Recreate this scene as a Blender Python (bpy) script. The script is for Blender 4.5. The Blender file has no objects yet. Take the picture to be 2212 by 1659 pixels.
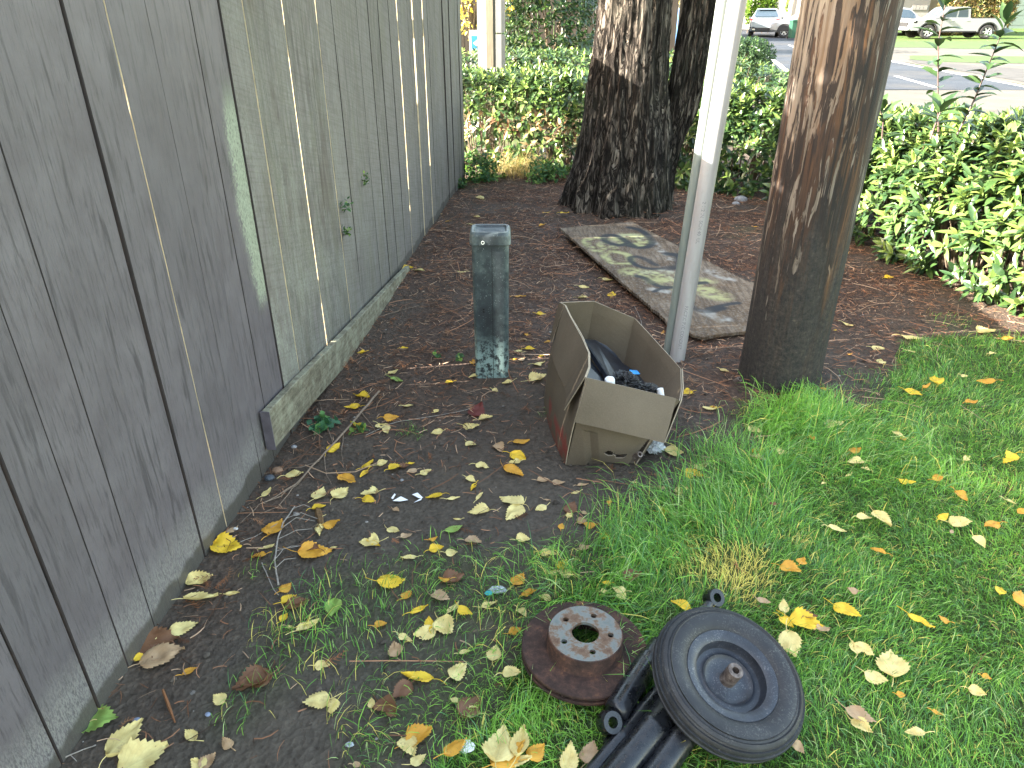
import bpy, math, random
import numpy as np
from mathutils import Vector, Matrix, noise
R=math.radians
scene=bpy.context.scene
# ---------------- camera ----------------
H=1.5; F=1534.; TH=math.atan((829.5-26)/F); S_,C_=math.sin(TH),math.cos(TH)
cam_d=bpy.data.cameras.new('camera'); cam=bpy.data.objects.new('camera',cam_d)
scene.collection.objects.link(cam); cam.location=(0,0,H); cam.rotation_euler=(math.pi/2-TH,0,0)
cam_d.sensor_width=36; cam_d.lens=36*F/2212; cam_d.clip_start=.05; cam_d.clip_end=900
cam_d.dof.use_dof=False
scene.camera=cam
# ---------------- light ----------------
SUN_EL=R(27.5); SUN_DIR=Vector((math.cos(SUN_EL),.15*math.cos(SUN_EL),-math.sin(SUN_EL))).normalized()  # travel
world=bpy.data.worlds.new('World'); scene.world=world; world.use_nodes=True
wn=world.node_tree.nodes; wl=world.node_tree.links
sky=wn.new('ShaderNodeTexSky'); sky.sky_type='NISHITA'; sky.sun_disc=False
sky.sun_elevation=SUN_EL
sky.sun_rotation=math.atan2(-SUN_DIR.x,-SUN_DIR.y)   # azimuth of the sun from +Y clockwise
sky.air_density=1.3; sky.dust_density=2.5; sky.ozone_density=1.0
bg=wn['Background']; bg.inputs[1].default_value=.125
wt=wn.new('ShaderNodeMix'); wt.data_type='RGBA'; wt.blend_type='MULTIPLY'; wt.inputs[0].default_value=1; wt.inputs[7].default_value=(1.14,1.0,.84,1)
wl.new(sky.outputs[0],wt.inputs[6]); wl.new(wt.outputs[2],bg.inputs[0])
sl=bpy.data.lights.new('sun','SUN'); sl.energy=5.0; sl.angle=R(.3); sl.color=(1,.93,.82)
sun=bpy.data.objects.new('sun',sl); scene.collection.objects.link(sun); sun.location=(-20,0,12)
sun.rotation_euler=SUN_DIR.to_track_quat('-Z','Y').to_euler()
vs=scene.view_settings; vs.view_transform='Standard'; vs.look='None'; vs.gamma=1; vs.exposure=3.4
scene.cycles.max_bounces=6; scene.cycles.transparent_max_bounces=6
scene.cycles.use_denoising=True
# ---------------- projection helpers: photo (2212 px wide) -> ground / plane points ----------------
def ray(px,py):
    u=(px-1106)/F; v=(py-829.5)/F
    return Vector((u,C_-v*S_,-S_-v*C_))
def G(px,py,z=0.):
    d=ray(px,py); t=(z-H)/d.z; return Vector((d.x*t,d.y*t,z))
def PY(px,py,Y):
    d=ray(px,py); t=Y/d.y; return Vector((d.x*t,Y,H+d.z*t))
# ---------------- mesh helpers ----------------
rnd=random.Random(7); npr=np.random.default_rng(11)
class MB:
    def __init__(s): s.v=[];s.f=[];s.m=[];s.sm=[]
    def add(s,vs,fs,mi=0,smooth=False,M=None):
        o=len(s.v)
        s.v+= [tuple(M@Vector(v)) for v in vs] if M else [tuple(v) for v in vs]
        for f in fs: s.f.append([i+o for i in f]); s.m.append(mi); s.sm.append(smooth)
        return s
    def box(s,c,d,mi=0,M=None,b=0):
        x,y,z=[k/2 for k in d]; cx,cy,cz=c
        if b<=0:
            vs=[(cx+i*x,cy+j*y,cz+k*z) for i in(-1,1) for j in(-1,1) for k in(-1,1)]
            fs=[(0,1,3,2),(4,6,7,5),(0,4,5,1),(2,3,7,6),(0,2,6,4),(1,5,7,3)]
            return s.add(vs,fs,mi,False,M)
        bm=bmesh_box(d,b); s.add([(v[0]+cx,v[1]+cy,v[2]+cz) for v in bm[0]],bm[1],mi,False,M); return s
    def grid(s,P,mi=0,smooth=True,M=None,close=False):
        # P[rows][cols] points
        r=len(P);c=len(P[0]); vs=[p for row in P for p in row]; fs=[]
        for i in range(r-1):
            for j in range(c if close else c-1):
                j2=(j+1)%c
                fs.append((i*c+j,i*c+j2,(i+1)*c+j2,(i+1)*c+j))
        return s.add(vs,fs,mi,smooth,M)
    def lathe(s,prof,n=32,mi=0,M=None,smooth=True,a0=0,cap=True):
        P=[[(r*math.cos(a0+2*math.pi*k/n),r*math.sin(a0+2*math.pi*k/n),z) for k in range(n)] for r,z in prof]
        s.grid(P,mi,smooth,M,close=True)
        if cap:
            for idx,row in ((0,P[0]),(-1,P[-1])):
                if prof[idx][0]>1e-5: s.add(row,[tuple(range(n))] if idx==-1 else [tuple(reversed(range(n)))],mi,False,M)
        return s
    def tube(s,pts,rad,n=8,mi=0,smooth=True,cap=True):
        pts=[Vector(p) for p in pts]; N=len(pts); rr=rad if hasattr(rad,'__len__') else [rad]*N
        rings=[]; up=None
        for i,p in enumerate(pts):
            t=(pts[min(i+1,N-1)]-pts[max(i-1,0)]).normalized()
            if up is None:
                up=Vector((0,0,1)) if abs(t.z)<.9 else Vector((1,0,0))
            a=t.cross(up)
            if a.length<1e-5: a=t.cross(Vector((0,1,0)))
            a.normalize(); b=t.cross(a).normalized(); up=-b if False else up
            rings.append([p+a*math.cos(2*math.pi*k/n)*rr[i]+b*math.sin(2*math.pi*k/n)*rr[i] for k in range(n)])
        s.grid(rings,mi,smooth,None,close=True)
        if cap:
            s.add(rings[0],[tuple(range(n))],mi); s.add(rings[-1],[tuple(reversed(range(n)))],mi)
        return s
    def prism(s,poly,y0,y1,mi=0,M=None,axis='y'):
        # poly in xz, extruded in y
        n=len(poly); vs=[(x,y0,z) for x,z in poly]+[(x,y1,z) for x,z in poly]
        fs=[tuple(range(n)),tuple(reversed(range(n,2*n)))]+[(i,i+n,(i+1)%n+n,(i+1)%n) for i in range(n)]
        return s.add(vs,fs,mi,False,M)
def bmesh_box(d,b):
    import bmesh
    bm=bmesh.new(); bmesh.ops.create_cube(bm,size=1); bmesh.ops.scale(bm,vec=d,verts=bm.verts)
    bmesh.ops.bevel(bm,geom=bm.edges[:],offset=b,segments=3,affect='EDGES',profile=.6)
    r=([tuple(v.co) for v in bm.verts],[[v.index for v in f.verts] for f in bm.faces]); bm.free(); return r
COL=scene.collection
def tag(o,label=None,cat=None,group=None,kind=None):
    if label:o['label']=label
    if cat:o['category']=cat
    if group:o['group']=group
    if kind:o['kind']=kind
    return o
def obj(name,mb,mats,parent=None,loc=None,mod=None):
    """mesh in world coordinates; origin moved to parent's / own base"""
    me=bpy.data.meshes.new(name); base=Vector(loc) if loc is not None else Vector((0,0,0))
    if parent is not None and loc is None: base=parent.matrix_basis.translation.copy() if parent.get('world_kids') else Vector((0,0,0))
    me.from_pydata([tuple(Vector(v)-base) for v in mb.v],[],mb.f)
    if not isinstance(mats,(list,tuple)): mats=[mats]
    for m in mats: me.materials.append(m)
    me.polygons.foreach_set('material_index',mb.m); me.polygons.foreach_set('use_smooth',mb.sm)
    me.update()
    if any(mb.sm): me.set_sharp_from_angle(angle=R(38))
    o=bpy.data.objects.new(name,me); COL.objects.link(o)
    if parent is not None: o.parent=parent
    elif loc is not None: o.location=loc
    return o
def empty(name,loc,label,cat,group=None,rz=0,world_kids=True):
    o=bpy.data.objects.new(name,None); COL.objects.link(o); o.location=loc; o.rotation_euler=(0,0,rz)
    o.empty_display_size=.1
    if world_kids and rz==0: o['world_kids']=1
    bpy.context.view_layer.update() if False else None
    o.matrix_basis.translation
    return tag(o,label,cat,group)
def npmesh(name,V,Fc,mat,parent=None,attrs=None,smooth=False,loc=(0,0,0)):
    """V (n,3), Fc (m,k) constant k"""
    V=np.asarray(V,dtype=np.float32)-np.asarray(loc,dtype=np.float32); Fc=np.asarray(Fc,dtype=np.int32); m,k=Fc.shape
    me=bpy.data.meshes.new(name); me.vertices.add(len(V)); me.vertices.foreach_set('co',V.ravel())
    me.loops.add(m*k); me.loops.foreach_set('vertex_index',Fc.ravel())
    me.polygons.add(m); me.polygons.foreach_set('loop_start',np.arange(0,m*k,k,dtype=np.int32))
    me.polygons.foreach_set('use_smooth',np.full(m,smooth))
    if attrs:
        for an,av in attrs.items():
            av=np.asarray(av,dtype=np.float32)
            if av.ndim==2:
                a=me.attributes.new(an,'FLOAT_COLOR','POINT'); a.data.foreach_set('color',np.concatenate([av,np.ones((len(av),1),np.float32)],1).ravel())
            else:
                a=me.attributes.new(an,'FLOAT','POINT'); a.data.foreach_set('value',av)
    for mm in (mat if isinstance(mat,(list,tuple)) else [mat]): me.materials.append(mm)
    me.update(calc_edges=True); me.validate()
    o=bpy.data.objects.new(name,me); COL.objects.link(o)
    if parent is not None:o.parent=parent
    else:o.location=loc
    return o
def attr(o,name,vals):
    a=o.data.attributes.new(name,'FLOAT','POINT'); a.data.foreach_set('value',np.asarray(vals,dtype=np.float32))
# value noise in numpy
def vnoise(x,y,seed=0):
    xi=np.floor(x).astype(np.int64); yi=np.floor(y).astype(np.int64); xf=x-xi; yf=y-yi
    def h(a,b):
        n=(a*374761393+b*668265263+seed*1442695041)&0x7fffffff
        n=((n^(n>>13))*1274126177)&0x7fffffff
        return ((n^(n>>16))&0xffff)/65535.
    u=xf*xf*(3-2*xf); v=yf*yf*(3-2*yf)
    return (h(xi,yi)*(1-u)+h(xi+1,yi)*u)*(1-v)+(h(xi,yi+1)*(1-u)+h(xi+1,yi+1)*u)*v
def fbm(x,y,oct=4,seed=0):
    s=0;a=.5
    for i in range(oct): s=s+a*vnoise(x*2**i+i*17.3,y*2**i-i*9.1,seed+i); a*=.5
    return s
def gz(x,y):
    x=np.asarray(x,float); y=np.asarray(y,float)
    w=np.clip(1-(np.hypot(x-1,y-3.5)-7)/3,0,1)
    z=(fbm(x*1.7+5,y*1.7+3,3,1)-.45)*.035+(fbm(x*14,y*14,3,5)-.45)*.009
    # small rise round the foot of the tree
    z=z+.10*np.exp(-((x-.85)**2+(y-6.15)**2)/.38)
    # soil banks up against the far fence foot
    return z*w
def gz1(x,y): return float(gz(x,y))
# ---------------- node material helper ----------------
class NT:
    def __init__(s,name):
        s.m=bpy.data.materials.new(name); s.m.use_nodes=True; s.t=s.m.node_tree; s.n=s.t.nodes; s.l=s.t.links
        s.b=s.n['Principled BSDF']; s.out=s.n['Material Output']; s._tc=None
        s.b.inputs['Specular IOR Level'].default_value=.35
    def tc(s,k='Object'):
        if s._tc is None: s._tc=s.n.new('ShaderNodeTexCoord')
        return s._tc.outputs[k]
    def map(s,scale=(1,1,1),vec=None,loc=(0,0,0),rot=(0,0,0)):
        m=s.n.new('ShaderNodeMapping'); m.inputs['Scale'].default_value=scale; m.inputs['Location'].default_value=loc; m.inputs['Rotation'].default_value=rot
        s.l.new(vec or s.tc(),m.inputs['Vector']); return m.outputs[0]
    def noise(s,scale=5,det=4,rough=.55,vec=None,dist=0,out=0):
        m=s.n.new('ShaderNodeTexNoise'); m.inputs['Scale'].default_value=scale; m.inputs['Detail'].default_value=det
        m.inputs['Roughness'].default_value=rough; m.inputs['Distortion'].default_value=dist
        s.l.new(vec or s.tc(),m.inputs['Vector']); return m.outputs[out]
    def voro(s,scale=5,vec=None,feat='F1',out='Distance'):
        m=s.n.new('ShaderNodeTexVoronoi'); m.feature=feat; m.inputs['Scale'].default_value=scale
        s.l.new(vec or s.tc(),m.inputs['Vector']); return m.outputs[out]
    def ramp(s,fac,stops,interp='LINEAR'):
        m=s.n.new('ShaderNodeValToRGB'); cr=m.color_ramp; cr.interpolation=interp
        while len(cr.elements)>1: cr.elements.remove(cr.elements[-1])
        for i,(p,c) in enumerate(stops):
            c=(c,c,c) if not hasattr(c,'__len__') else c
            e=cr.elements[0] if i==0 else cr.elements.new(p); e.position=p; e.color=(*c,1)
        s.l.new(fac,m.inputs[0]); return m.outputs[0]
    def mix(s,fac,a,b,mode='MIX'):
        m=s.n.new('ShaderNodeMix'); m.data_type='RGBA'; m.blend_type=mode; m.clamp_factor=True
        for k,v in ((0,fac),(6,a),(7,b)):
            if isinstance(v,bpy.types.NodeSocket): s.l.new(v,m.inputs[k])
            else: m.inputs[k].default_value=v if k==0 else (*v,1)
        return m.outputs[2]
    def math(s,op,a,b=0,c=0,clamp=False):
        m=s.n.new('ShaderNodeMath'); m.operation=op; m.use_clamp=clamp
        for k,v in ((0,a),(1,b),(2,c)):
            if isinstance(v,bpy.types.NodeSocket): s.l.new(v,m.inputs[k])
            else: m.inputs[k].default_value=v
        return m.outputs[0]
    def sep(s,vec=None):
        m=s.n.new('ShaderNodeSeparateXYZ'); s.l.new(vec or s.tc(),m.inputs[0]); return m.outputs
    def comb(s,x,y,z):
        m=s.n.new('ShaderNodeCombineXYZ')
        for k,v in enumerate((x,y,z)):
            if isinstance(v,bpy.types.NodeSocket): s.l.new(v,m.inputs[k])
            else: m.inputs[k].default_value=v
        return m.outputs[0]
    def attr(s,name,out='Fac'):
        m=s.n.new('ShaderNodeAttribute'); m.attribute_name=name; return m.outputs[out]
    def rand(s): return s.n.new('ShaderNodeObjectInfo').outputs['Random']
    def bump(s,h,str=.5,dist=.01,prev=None):
        m=s.n.new('ShaderNodeBump'); m.inputs['Strength'].default_value=str; m.inputs['Distance'].default_value=dist
        s.l.new(h,m.inputs['Height']); 
        if prev is not None: s.l.new(prev,m.inputs['Normal'])
        return m.outputs[0]
    def set(s,col=None,rough=None,metal=None,normal=None,spec=None,trans=None):
        for k,v in (('Base Color',col),('Roughness',rough),('Metallic',metal),('Normal',normal),('Specular IOR Level',spec)):
            if v is None: continue
            if isinstance(v,bpy.types.NodeSocket): s.l.new(v,s.b.inputs[k])
            else: s.b.inputs[k].default_value=(*v,1) if k=='Base Color' else v
        return s.m
    def translucent(s,fac,col):
        """mix with a translucent lobe (thin leaves)"""
        t=s.n.new('ShaderNodeBsdfTranslucent'); mx=s.n.new('ShaderNodeMixShader'); mx.inputs[0].default_value=fac
        if isinstance(col,bpy.types.NodeSocket): s.l.new(col,t.inputs[0])
        else: t.inputs[0].default_value=(*col,1)
        s.l.new(s.b.outputs[0],mx.inputs[1]); s.l.new(t.outputs[0],mx.inputs[2]); s.l.new(mx.outputs[0],s.out.inputs[0])
        return s.m
def simple(name,col,rough=.6,metal=0,var=.15,scale=20,bump=0,stretch=(1,1,1),spec=None,bd=.004):
    t=NT(name); v=t.map(stretch); n=t.noise(scale,4,.6,v)
    lo=tuple(c*(1-var) for c in col); hi=tuple(min(1,c*(1+var)) for c in col)
    c=t.ramp(n,[(.3,lo),(.7,hi)])
    return t.set(c,rough,metal,t.bump(n,bump,bd) if bump else None,spec)
# ======================= GROUND =======================
LAWN=[G(*p).xy for p in [(1985,740),(1930,770),(1925,850),(1870,890),(1760,900),(1690,925),(1650,970),(1575,1000),(1520,1050),(1475,1095),(1450,1135),(1360,1190),(1300,1225),(1265,1275),(1170,1300),(1135,1360),(1140,1440),(1070,1510),(1010,1570),(960,1610),(930,1700),(3200,800),(2330,745),(2120,738)]]
_k=[i for i,q in enumerate(LAWN) if q.y<1.05][-1]; LAWN[_k+1:_k+1]=[Vector((-.16,.2)),Vector((4.5,.2)),Vector((4.5,2.6))]
def inpoly(x,y,poly):
    x=np.asarray(x);y=np.asarray(y);c=np.zeros(x.shape,bool);n=len(poly)
    for i in range(n):
        x1,y1=poly[i];x2,y2=poly[(i+1)%n]
        if y1==y2: continue
        k=((y1>y)!=(y2>y))&(x<(x2-x1)*(y-y1)/(y2-y1)+x1); c^=k
    return c
TUFT=[ # px,py,rad m,density
 (1690,925,.20,1.0),(1735,890,.17,1.),(880,1270,.16,.45),(950,1260,.16,.6),(800,1300,.18,.5),(740,1335,.16,.45),(880,1380,.2,.3),(660,1390,.10,.3),(600,1410,.10,.35),(545,1240,.06,.3),
 (500,1530,.08,.35),(540,1480,.08,.35),(470,1560,.05,.3),(960,1380,.14,.5),(1000,1330,.15,.5),(1060,1310,.14,.6),(870,1540,.06,.6),(830,1600,.07,.5),(780,1640,.05,.4),(1000,1440,.14,.6),(960,1500,.14,.5),(1010,1520,.14,.8),
 (1150,1230,.10,.35),(1230,1215,.12,.5),(900,930,.05,.3),(1590,510,.10,.25),(1610,495,.12,.3),(1640,640,.12,.2),(1960,850,.25,.5),(1910,830,.1,.4),(1780,860,.12,.3),(2060,700,.14,.3),(1010,400,.2,.4),(1180,900,.03,.3)]
TUFT=[(*G(a,b).xy,r,d*(.62 if a<1120 and b>1200 else 1)) for a,b,r,d in TUFT]
dead=G(1565,1235).xy; dead2=G(1730,1180).xy
def lawn_mask(x,y):
    jx=(fbm(x*3,y*3,3,21)-.47)*.25; jy=(fbm(x*3+9,y*3,3,22)-.47)*.25
    m=inpoly(x+jx,y+jy,LAWN).astype(float)
    for cx,cy,r,d in TUFT:
        q=np.clip(1.3-np.hypot(x-cx+jx*.5,y-cy+jy*.5)/r,0,1); m=np.maximum(m,d*q)
    return m
# --- one sheet: fine near the camera, coarse out to the horizon
xs=np.concatenate([np.array([-400,-200,-100,-50,-30,-20,-14,-10,-7,-5,-3.5,-2.6,-2,-1.6]),np.arange(-1.35,4.2,.02),np.array([4.3,4.6,5,6,7,9,12,16,22,30,45,70,110,200,400])])
ys=np.concatenate([np.array([-400,-100,-30,-10,-4,-2,-.5,.2,.5,.7]),np.arange(.8,8.6,.02),np.array([8.8,9.2,10,11,12,14,17,21,27,35,50,75,120,250,600])])
X,Y=np.meshgrid(xs,ys); Z=gz(X,Y)-np.where((Y>10)|(X>6),.03,0)
nx,ny=len(xs),len(ys); idx=np.arange(nx*ny).reshape(ny,nx)
Fc=np.stack([idx[:-1,:-1],idx[:-1,1:],idx[1:,1:],idx[1:,:-1]],-1).reshape(-1,4)
lm=lawn_mask(X,Y); far=((Y>9.5)|(X>4.15)).astype(float)
def litter(x,y):
    """how much brown conifer litter lies here"""
    d=np.hypot(x-.75,(y-5.2)*.75); a=np.clip(1.45-d/2.9,0,1)
    a=np.maximum(a,np.clip(1.2-np.hypot(x-1.9,(y-3.5))/1.2,0,1)*.8)
    a=np.maximum(a,np.clip(1-np.abs(x-(-1.0+.083*y))/.22,0,1)*.75)   # along the fence foot
    a=np.maximum(a,np.clip(1-np.hypot(x+.62,y-1.75)/.4,0,1)*.7)
    a=np.maximum(a,np.clip(1-np.hypot(x-.45,y-2.1)/.3,0,1)*.5); a=a*np.clip((y+.25*np.abs(x-.1)-1.9)/1.2+np.clip((-.62-x)*4,0,.8),.10,1)
    n=fbm(x*2.6+2,y*2.6,3,41)
    return np.clip(a*(.45+1.3*(n-.2)),0,1)
lit=litter(X,Y)
t=NT('soil')
n1=t.noise(3.2,6,.62); n2=t.noise(38,5,.7); n3=t.noise(160,3,.7)
soil=t.mix(.55,t.ramp(n1,[(.3,(.038,.031,.024)),(.5,(.074,.061,.047)),(.72,(.125,.106,.082))]),t.ramp(n2,[(.3,(.024,.018,.013)),(.55,(.064,.052,.040)),(.75,(.13,.11,.085))]))
li=t.ramp(n2,[(.3,(.020,.012,.009)),(.5,(.055,.030,.020)),(.7,(.12,.068,.045))])
c=t.mix(t.attr('litter'),soil,li)
th=t.ramp(n2,[(.3,(.02,.03,.008)),(.6,(.045,.07,.015)),(.75,(.10,.10,.035))])
c=t.mix(t.attr('lawn'),c,th)
gg=t.ramp(t.noise(1.3,8,.75),[(.3,(.03,.055,.010)),(.5,(.05,.09,.015)),(.7,(.075,.11,.03))])
c=t.mix(t.attr('far'),c,gg)
hb=t.math('ADD',t.math('MULTIPLY',n2,.6),t.math('MULTIPLY',n3,.3))
hb=t.math('ADD',hb,t.math('MULTIPLY',t.voro(70),.5))
M_soil=t.set(c,t.ramp(n1,[(.35,.62),(.6,.92)]),None,t.bump(hb,.9,.012),.3)
ground=npmesh('ground',np.stack([X,Y,Z],-1).reshape(-1,3),Fc,M_soil,attrs={'lawn':lm.ravel(),'litter':lit.ravel(),'far':far.ravel()},smooth=True)
tag(ground,'dark bare soil with brown conifer litter',None,None,'structure')
# --- pale slab added behind the fence so its gaps look bright
b=MB(); b.grid([[(-9,-1,.02),(-1.5,-1,.02)],[(-9,12,.02),(-.4,12,.02)]],smooth=False)
yard=obj('gap_bright_slab',b,simple('gap_slab_pale',(.55,.53,.48),.8,var=.2,scale=6)); tag(yard,'pale slab added behind the board fence to brighten its gaps',kind='structure')
# ======================= GRASS =======================
def blades(n,region,hmin,hmax,dens_fn,seed,wid=.0022):
    g=np.random.default_rng(seed); out=[]
    x0,x1,y0,y1=region; x=g.uniform(x0,x1,n); y=g.uniform(y0,y1,n)
    k=g.random(n)<dens_fn(x,y); x=x[k];y=y[k]
    return x,y
def grass_mesh(name,x,y,length,width,seed,straw=None,lean=1.0,tuftdir=None):
    g=np.random.default_rng(seed); n=len(x)
    L=length*g.uniform(.55,1.25,n)
    # clump direction field plus scatter
    base=fbm(x*2.2,y*2.2,2,77)*4*math.pi*1.6
    ang=base+g.normal(0,1.0,n)
    ln=np.clip(g.normal(.75,.28,n)*lean,.1,1.5)      # how far it bends over
    z0=gz(x,y)
    W=width*g.uniform(.6,1.3,n)
    ts=np.array([0,.35,.7,1.0]); wid=np.array([.8,1,.75,.0])
    V=np.zeros((n,7,3)); 
    dx=np.cos(ang);dy=np.sin(ang); px=-dy;py=dx
    tw=g.normal(0,.5,n)
    for i,tt in enumerate(ts):
        a=ln*tt*1.15
        # arc
        hx=L*np.sin(a*.75)*tt; hz=L*np.cos(np.clip(a,0,1.5)*.9)*tt
        cx=x+dx*hx; cy=y+dy*hx; cz=z0+np.maximum(hz,.004)-.003
        if i<3:
            sx=px*np.cos(tw)*W/2*wid[i]; sy=py*np.cos(tw)*W/2*wid[i]; sz=np.sin(tw)*W/2*wid[i]
            V[:,2*i]=np.stack([cx-sx,cy-sy,cz-sz],-1); V[:,2*i+1]=np.stack([cx+sx,cy+sy,cz+sz],-1)
        else: V[:,6]=np.stack([cx,cy,cz],-1)
    o=(np.arange(n)*7)[:,None]
    tri=np.array([[0,1,3],[0,3,2],[2,3,5],[2,5,4],[4,5,6]])
    Fc=(o[:,:,None]+tri[None]).reshape(-1,3)
    pal=np.array([[.10,.25,.038],[.165,.38,.052],[.27,.53,.075],[.11,.28,.10],[.42,.57,.21],[.78,.66,.16]])
    patch=fbm(x*1.8+4,y*1.8,3,55)
    r=g.random(n)
    ci=np.where(r<.26,0,np.where(r<.62,1,np.where(r<.80,2,np.where(r<.90,3,np.where(r<.975,4,5)))))
    ci=np.where((patch>.55)&(r<.5),2,ci); ci=np.where((patch<.36)&(r<.45),0,ci)
    if straw is not None: ci=np.where(g.random(n)<straw(x,y),5,ci)
    col=pal[ci]*g.uniform(.75,1.25,(n,1))
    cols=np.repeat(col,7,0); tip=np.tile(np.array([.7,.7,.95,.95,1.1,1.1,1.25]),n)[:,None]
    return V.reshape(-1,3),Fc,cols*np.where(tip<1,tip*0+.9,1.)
t=NT('grass'); ca=t.attr('gcol','Color'); t.set(ca,.5,spec=.4); M_grass=t.translucent(.35,ca)
def dn(x,y): 
    d=np.hypot(x,y); return lawn_mask(x,y)**1.3*np.clip(1.65-d/3.3,.3,1)
def straw(x,y):
    d1=np.hypot((x-dead[0])*1.0,y-dead[1])/.115; d2=np.hypot(x-dead2[0],y-dead2[1])/.1
    j=(fbm(x*9,y*9,3,9)-.47)*1.2
    return np.clip(1.5-d1+j,0,.93)+np.clip(.5-d2,0,.4)+.03
x1,y1=blades(475000,(-1.0,3.7,.4,4.6),0,0,dn,3)
thin=np.random.default_rng(1).random(len(x1))>np.clip(1.35-np.hypot(x1-dead[0],y1-dead[1])/.13,0,.45); x1=x1[thin];y1=y1[thin]
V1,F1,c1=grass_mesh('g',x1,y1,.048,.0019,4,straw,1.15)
# long wispy blades over the edge of the lawn and in the tufts
def edge(x,y):
    m=lawn_mask(x,y); m2=lawn_mask(x-.12,y+.05); return ((m>.5)*.16+((m>.5)&(m2<.7))*.9)*np.clip(1.5-np.hypot(x,y)/4,.3,1)
x2,y2=blades(42000,(-.9,3.6,.85,4.4),0,0,edge,5)
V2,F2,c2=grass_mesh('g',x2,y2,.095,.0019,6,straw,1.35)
# sparse runners on the soil
def spars(x,y): 
    m=inpoly(x,y,[G(*p).xy for p in [(1300,1180),(1180,1190),(820,1200),(560,1270),(520,1400),(650,1500),(760,1659),(900,1700),(1000,1600),(1150,1350)]]); return m*.22*np.clip(fbm(x*5,y*5,2,31)*3-1,0,1)
x3,y3=blades(42000,(-1,.9,.85,2.4),0,0,spars,8)
V3,F3,c3=grass_mesh('g',x3,y3,.09,.0019,9,lambda x,y:.35+0*x,1.5)
g4=np.random.default_rng(44); tc4=[(1745,905,.20,1500,.15),(1690,925,.15,600,.13),(1610,1010,.22,900,.12),(1500,1110,.22,900,.12),(1380,1190,.2,800,.11),(1900,1000,.3,900,.12),(1250,1290,.2,500,.1),(1450,1450,.2,600,.1)]
x4=np.concatenate([G(a,b_).x+g4.normal(0,r_*.5,n_) for a,b_,r_,n_,l_ in tc4]); y4=np.concatenate([G(a,b_).y+g4.normal(0,r_*.42,n_) for a,b_,r_,n_,l_ in tc4])
V4,F4,c4=grass_mesh('g',x4,y4,.125,.0024,45,None,1.2)
Vg=np.concatenate([V1,V2,V3,V4]); Fg=np.concatenate([F1,F2+len(V1),F3+len(V1)+len(V2),F4+len(V1)+len(V2)+len(V3)])
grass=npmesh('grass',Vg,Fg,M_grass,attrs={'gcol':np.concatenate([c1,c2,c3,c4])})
tag(grass,'green lawn grass thinning out to tufts on the bare soil','grass',kind='stuff')
print('blades',len(x1),len(x2),len(x3))
# ======================= CONIFER LITTER =======================
def strips(n,region,dens,seed,lmin,lmax,w,curv=.5,zoff=.004):
    g=np.random.default_rng(seed); x=g.uniform(region[0],region[1],n); y=g.uniform(region[2],region[3],n)
    k=g.random(n)<dens(x,y); x=x[k];y=y[k];n=len(x)
    L=g.uniform(lmin,lmax,n); a=g.uniform(0,2*math.pi,n); cv=g.normal(0,curv,n); ww=w*g.uniform(.6,1.4,n)
    z=gz(x,y)+zoff+g.random(n)*.008; tl=g.normal(0,.12,n)
    V=np.zeros((n,8,3)); cx,cy=x.copy(),y.copy(); 
    for i in range(4):
        aa=a+cv*i; px,py=-np.sin(aa)*ww/2,np.cos(aa)*ww/2
        f=1 if i<3 else .4
        zz=z+tl*L*(i-1.5)/3+np.sin(i)*.001
        V[:,2*i]=np.stack([cx-px*f,cy-py*f,zz],-1); V[:,2*i+1]=np.stack([cx+px*f,cy+py*f,zz+ww*.4],-1)
        cx=cx+np.cos(aa)*L/3; cy=cy+np.sin(aa)*L/3
    o=(np.arange(n)*8)[:,None,None]; q=np.array([[0,1,3,2],[2,3,5,4],[4,5,7,6]])
    pal=np.array([[.12,.058,.032],[.20,.092,.048],[.29,.145,.08],[.06,.034,.022],[.38,.25,.16]])
    col=pal[g.integers(0,5,n)]*g.uniform(.6,1.3,(n,1))
    return V.reshape(-1,3),(o+q[None]).reshape(-1,4),np.repeat(col,8,0)
def sprays(n,region,dens,seed):
    """flat little cedar sprays: a rib with side twigs"""
    g=np.random.default_rng(seed); x=g.uniform(region[0],region[1],n); y=g.uniform(region[2],region[3],n)
    k=g.random(n)<dens(x,y); x=x[k];y=y[k];n=len(x)
    Vs=[];Fs=[];Cs=[];o=0
    pal=[(.17,.065,.025),(.24,.095,.04),(.11,.045,.02),(.28,.14,.07)]
    for i in range(n):
        L=g.uniform(.025,.075); a=g.uniform(0,6.283); z=gz1(x[i],y[i])+.006+g.random()*.012; c=np.array(pal[g.integers(0,4)])*g.uniform(.7,1.2)
        m=6; cv=g.normal(0,.15); tz=g.normal(0,.15)
        cx,cy=x[i],y[i]
        segs=[]
        for j in range(m):
            aa=a+cv*j; nx_,ny_=cx+math.cos(aa)*L/m,cy+math.sin(aa)*L/m
            segs.append((cx,cy,nx_,ny_,.0016))
            for sd in (-1,1):
                bl=L*(.42-.05*j)*g.uniform(.6,1.2); ba=aa+sd*g.uniform(.5,.9)
                segs.append((nx_,ny_,nx_+math.cos(ba)*bl,ny_+math.sin(ba)*bl,.0022))
            cx,cy=nx_,ny_
        for (ax,ay,bx,by,w) in segs:
            dx,dy=bx-ax,by-ay; l=math.hypot(dx,dy)+1e-6; px,py=-dy/l*w/2,dx/l*w/2
            za=z+tz*math.hypot(ax-x[i],ay-y[i])+g.random()*.002; zb=z+tz*math.hypot(bx-x[i],by-y[i])-.001
            Vs+=[(ax-px,ay-py,za),(ax+px,ay+py,za),(bx+px*.5,by+py*.5,zb),(bx-px*.5,by-py*.5,zb)]; Fs.append((o,o+1,o+2,o+3)); o+=4; Cs+=[c]*4
    return np.array(Vs),np.array(Fs),np.array(Cs)
den=lambda x,y: litter(x,y)*(1-.9*lawn_mask(x,y))+.012
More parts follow.
